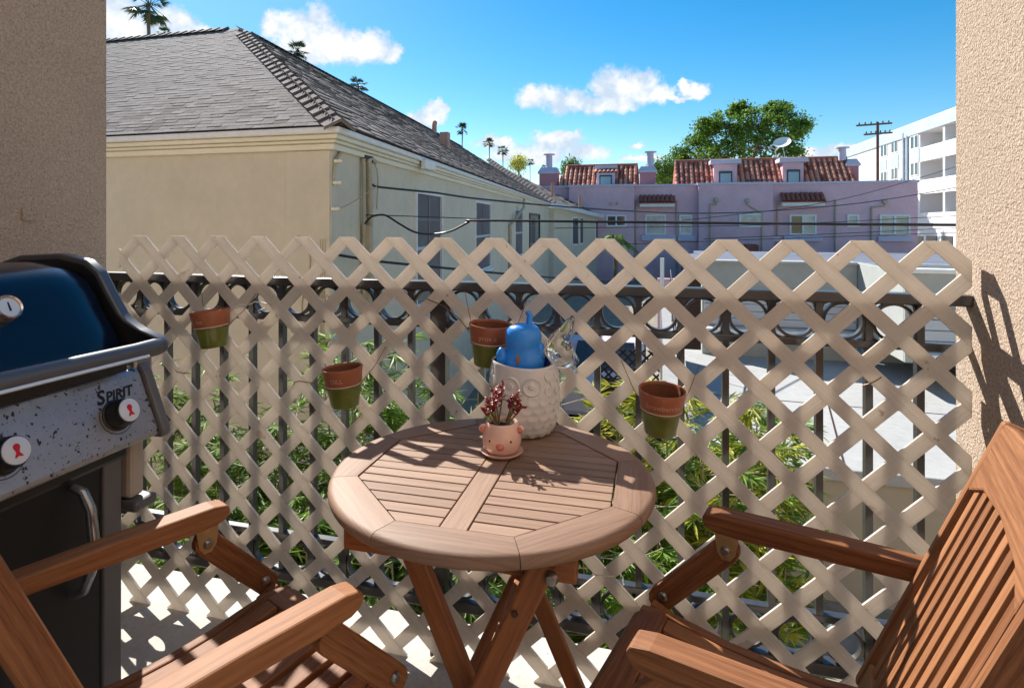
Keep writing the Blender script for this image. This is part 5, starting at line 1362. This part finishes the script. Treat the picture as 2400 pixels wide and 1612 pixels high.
# ------------------------------------------------------------------ things on the table
def pig_planter():
    c = Vector((-.318, 1.288, TZ + .0012)); t = thing('planter', c, 'pink pig faced ceramic planter with saucer at the table centre', 'planter')
    MB().lathe([(.030, 0), (.040, .001), (.0455, .006), (.047, .0085), (.0462, .0092), (.040, .0065), (0, .005)], c, 40).build('saucer', 'pig_pink', t, smooth=60)
    prof = [(.028, .0068), (.034, .008), (.0395, .016), (.0430, .028), (.0435, .040), (.0415, .054), (.0375, .066), (.0350, .0715), (.0335, .0725), (.0318, .0705), (.031, .062), (0, .060)]
    body = MB().lathe(prof, c, 44).build('body', 'pig_pink', t, smooth=60)
    MB().lathe([(.0318, .0625), (.020, .0650), (.008, .0655), (0, .066)], c, 28).build('soil', 'potting_soil', t, smooth=60)
    fa = atan2(-1.288, .318) - .10                              # face turned to the camera, a touch to the left
    fwd = Vector((cos(fa), sin(fa), 0)); rt = Vector((-sin(fa), cos(fa), 0)); up = Vector((0, 0, 1))
    def blob(nm, ang, z, r, sx, sz, sy, mat, out=0.0, smooth=60):
        d = fwd * cos(ang) + rt * sin(ang); s = Vector((-d.y, d.x, 0)); q = c + d * (r + out) + up * z; m = MB(); rows = []
        for i in range(9):
            th_ = pi * i / 8; rows.append([q + s * (sx * sin(th_) * cos(2 * pi * j / 16)) + up * (sz * sin(th_) * sin(2 * pi * j / 16)) + d * (sy * cos(th_)) for j in range(16)])
        m.grid(rows, closed_u=True); return m.build(nm, mat, t, smooth=smooth)
    blob('nose', 0, .029, .0432, .0092, .0078, .0062, 'pig_nose')
    for a in (-.56, .56): blob('eye', a, .0395, .0432, .0024, .0028, .0012, 'pig_eye')
    for a in (-1.28, 1.28):
        blob('ear', a, .059, .0420, .0050, .0100, .0105, 'pig_pink'); blob('inner_ear', a * .93, .058, .0432, .0042, .0070, .0078, 'pig_ear')
    # succulent growing in it
    s = thing('succulent', c + Vector((0, 0, .066)), 'small red leaved succulent growing in the pink pig planter', 'plant')
    rr = random.Random(21); stem = MB(); lf = MB(); base = c + Vector((0, 0, .064))
    camr = Vector((CC, SS, 0)); camf = Vector((-SS, CC, 0))
    branches = [((-.010, .0), (-.030, .060)), ((-.010, .0), (-.020, .080)), ((-.008, 0), (.002, .092)), ((-.012, 0), (-.042, .038)), ((.010, 0), (.030, .066)), ((.012, 0), (.046, .040)), ((.010, 0), (.040, .055)), ((-.012, 0), (-.034, .048)), ((-.006, 0), (-.012, .070)), ((.008, 0), (.022, .052))]
    for bi, ((x0, _), (x1, z1)) in enumerate(branches):
        dpt = rr.uniform(-.018, .018); a = base + camr * x0 + camf * (dpt * .3); b = base + camr * x1 + camf * dpt + up * z1; mid = a.lerp(b, .5) + camr * (-.003 if x1 < 0 else .003) + up * .004
        stem.tube([a, mid, b], [.0022, .0017, .0011], 6, cap=False)
        for k in range(15):
            f = rr.uniform(.45, 1.04); p = (a.lerp(mid, f * 2) if f < .5 else mid.lerp(b, f * 2 - 1)); an = rr.uniform(0, 2 * pi); e = rr.uniform(-.1, 1.0)
            d = Vector((cos(an) * cos(e), sin(an) * cos(e), sin(e))); L = rr.uniform(.009, .0155); w = L * .30; sd = d.cross(up).normalized() if abs(d.z) < .97 else camr; nn = sd.cross(d); rows = []
            for (u, ww) in ((0, .25), (.3, .8), (.6, 1.0), (.85, .65), (1.0, .05)):
                q = p + d * (L * u) + nn * (L * .10 * u * u); rows.append([q + sd * (w * ww * cos(2 * pi * j / 6)) + nn * (w * .5 * ww * sin(2 * pi * j / 6)) for j in range(6)])
            lf.grid(rows, closed_u=True)
    stem.build('stems', 'succulent_stem', s, smooth=60); lf.build('leaves', 'succulent_red', s, smooth=60)
pig_planter()

OC = Vector((-.300, 1.448, TZ + .0012))
def owl_jar():
    t = thing('ceramic_jar', OC, 'white owl shaped ceramic jar with feather relief at the back of the table', 'jar')
    n = 64; H = .172
    prof = [(.058, 0), (.066, .003), (.074, .018), (.081, .045), (.0845, .080), (.0845, .115), (.083, .145), (.081, .165), (.0815, .171), (.0795, .1735), (.0765, .170), (.076, .150), (.078, .10), (.07, .02), (0, .012)]
    m = MB(); rows = []
    for (r, z) in prof:
        rows.append([OC + Vector((r * cos(2 * pi * j / n), r * sin(2 * pi * j / n), z + (.004 * sin(2 * (2 * pi * j / n) + .5) if z > .16 else 0))) for j in range(n)])
    k = 10
    m.grid(rows[:k + 1], closed_u=True); m.face(list(reversed(rows[0]))); m.build('body', 'owl_ceramic', t, smooth=60)
    mi = MB(); mi.grid(rows[k:], closed_u=True); mi.build('inside', 'owl_inside', t, smooth=60)
    def rad(z):
        for (r0, z0), (r1, z1) in zip(prof, prof[1:]):
            if z0 <= z <= z1: return r0 + (r1 - r0) * (z - z0) / (z1 - z0)
        return .08
    face = atan2(-1.448, .30) - .10
    up = Vector((0, 0, 1))
    def relief(name, items, mat='owl_ceramic'):
        m = MB()
        for (ang, z, r, hgt, ringed) in items:
            a = face + ang; d = Vector((cos(a), sin(a), 0)); s = Vector((-d.y, d.x, 0)); R = rad(z); rows = []
            pr = [(1.0, -.002), (.99, hgt * .7), (.90, hgt), (.78, hgt * .45), (.5, hgt * .3), (.32, hgt * .35), (.26, hgt * 1.0), (.12, hgt * 1.1), (0.001, hgt * .6)] if ringed else [(1.0, -.0015), (.97, hgt), (.85, hgt * 1.15), (.5, hgt * .75), (.001, hgt * .55)]
            for (f, h) in pr:
                ring = []
                for j in range(20):
                    b = 2 * pi * j / 20; u_ = cos(b) * r * f; v_ = sin(b) * r * f; zz = z + v_; aa = a + u_ / R; Rz = rad(min(max(zz, .001), .169)); tilt = -.10 * v_ if not ringed else 0
                    ring.append(OC + Vector((cos(aa), sin(aa), 0)) * (Rz + h + tilt * .6) + up * zz)
                rows.append(ring)
            m.grid(rows, closed_u=True)
        return m.build(name, mat, t, smooth=60)
    relief('eye', [(.30, .128, .0225, .0042, True)]); relief('eye', [(-.30, .128, .0225, .0042, True)])
    items = []
    for row, z in enumerate((.094, .076, .058, .040, .022)):
        for k in range(19):
            items.append(((k - 9 + .5 * (row % 2)) * 2 * pi / 19, z, .0150, .0026, False))
    relief('feather_relief', items)
    items = []
    for row, z in enumerate((.150, .132, .114)):
        for k in range(12):
            a = .85 + (k + .5 * (row % 2)) * (2 * pi - 1.7) / 12; items.append((a, z, .0135, .0022, False))
    relief('wing_relief', items)
    relief('foot_relief', [((k - 8) * 2 * pi / 17, .010, .008, .003, False) for k in range(17)])
    # beak
    a = face; d = Vector((cos(a), sin(a), 0)); s = Vector((-d.y, d.x, 0)); q = OC + d * .0835 + up * .112
    m = MB(); m.face([q + s * .008 + up * .006, q + d * .008, q - s * .008 + up * .006]); m.face([q + s * .008 + up * .006, q - up * .012, q + d * .008]); m.face([q - s * .008 + up * .006, q + d * .008, q - up * .012]); m.build('beak', 'owl_ceramic', t)
owl_jar()

def watering_can():
    c = OC + Vector((-.012, -.004, .012)); t = thing('watering_can', c, 'small blue plastic elephant watering can standing in the white jar', 'watering can')
    camr = Vector((CC, SS, 0)); camf = Vector((-SS, CC, 0)); up = Vector((0, 0, 1)); n = 36; rows = []
    prof = [(.030, 0), (.038, .02), (.045, .08), (.0490, .135), (.0490, .160), (.0450, .178), (.0405, .188), (.0415, .198), (.0450, .210), (.0455, .222), (.0420, .235), (.034, .2445), (.020, .250), (.008, .2515), (.001, .2518)]
    for (r, z) in prof:
        ring = []
        for j in range(n):
            a = 2 * pi * j / n; rr_ = r
            # dents where ears and trunk leave the head
            if .13 < z < .21: rr_ *= 1 + .10 * cos(2 * a + .4) * (1 - abs(z - .17) / .04 if abs(z - .17) < .04 else 0)
            ring.append(c + camr * (rr_ * cos(a) + (.010 if z > .165 else .010 * z / .165)) + camf * (rr_ * sin(a) * .9) + up * z)
        rows.append(ring)
    m = MB(); m.grid(rows, closed_u=True); m.face(list(reversed(rows[0]))); m.build('body', 'blue_plastic', t, smooth=70)
    b = c + camr * .022 + up * .243
    MB().tube([b - up * .012, b + camr * .002 + up * .012, b + camr * .004 + up * .026, b + camr * .001 + up * .034, b - camr * .006 + up * .036], [.010, .0075, .0075, .0070, .0035], 12).build('spout', 'blue_plastic', t, smooth=60)
    for (sx, zz) in ((.044, .182), (-.050, .170)):
        q = c + camr * (sx + .006) - camf * .012 + up * zz; m = MB(); rws = []
        for i in range(8):
            th_ = pi * i / 7; rws.append([q + camr * (.014 * cos(th_)) + camf * (.012 * sin(th_) * cos(2 * pi * j / 12)) + up * (.026 * sin(th_) * sin(2 * pi * j / 12)) for j in range(12)])
        m.grid(rws, closed_u=True); m.build('ear', 'blue_plastic', t, smooth=70)
    q = c - camf * .0428 - camr * .006 + up * .172; m = MB(); rws = []
    for f in (1.0, .7, .3, .01): rws.append([q + camr * (.0048 * f * cos(2 * pi * j / 12)) + up * (.0135 * f * sin(2 * pi * j / 12)) - camf * (.0012 * (1 - f)) for j in range(12)])
    m.grid(rws, closed_u=True); m.build('eye_sticker', 'sticker_brown', t, smooth=60)
watering_can()

def glass_bird():
    b = onY(1318, 828, 1.455); t = thing('glass_ornament', b, 'clear glass bird shaped watering bulb leaning out of the white jar', 'ornament')
    camr = Vector((CC, SS, 0)); camf = Vector((-SS, CC, 0)); up = Vector((0, 0, 1)); m = MB()
    # body: fat rounded drop, tail sweeping up to two points, beak low on the right
    path = [b + camr * .040 - up * .020, b + camr * .033 - up * .018, b + camr * .015 - up * .012, b - camr * .002 - up * .002, b - camr * .014 + up * .010, b - camr * .006 + up * .034, b + camr * .008 + up * .058, b + camr * .017 + up * .078, b + camr * .021 + up * .088]
    m.tube(path, [.003, .012, .027, .036, .034, .025, .015, .009, .003], 20)
    m.build('body', 'clear_glass', t, smooth=80)
    MB().tube([b + up * .030 + camr * .001, b + camr * .020 + up * .056, b + camr * .0245 + up * .080, b + camr * .024 + up * .092], [.010, .007, .006, .003], 12).build('tail', 'clear_glass', t, smooth=80)
    MB().tube([b + camr * .022 - up * .022, b + camr * .030 - up * .040, b + camr * .036 - up * .048], [.008, .006, .002], 10).build('wing_drop', 'clear_glass', t, smooth=80)
    MB().tube([b - camr * .018 - up * .006, b - camr * .032 - up * .026, b - camr * .050 - up * .052, b - camr * .058 - up * .088], [.007, .0055, .005, .0045], 12).build('stem', 'clear_glass', t, smooth=80)
glass_bird()
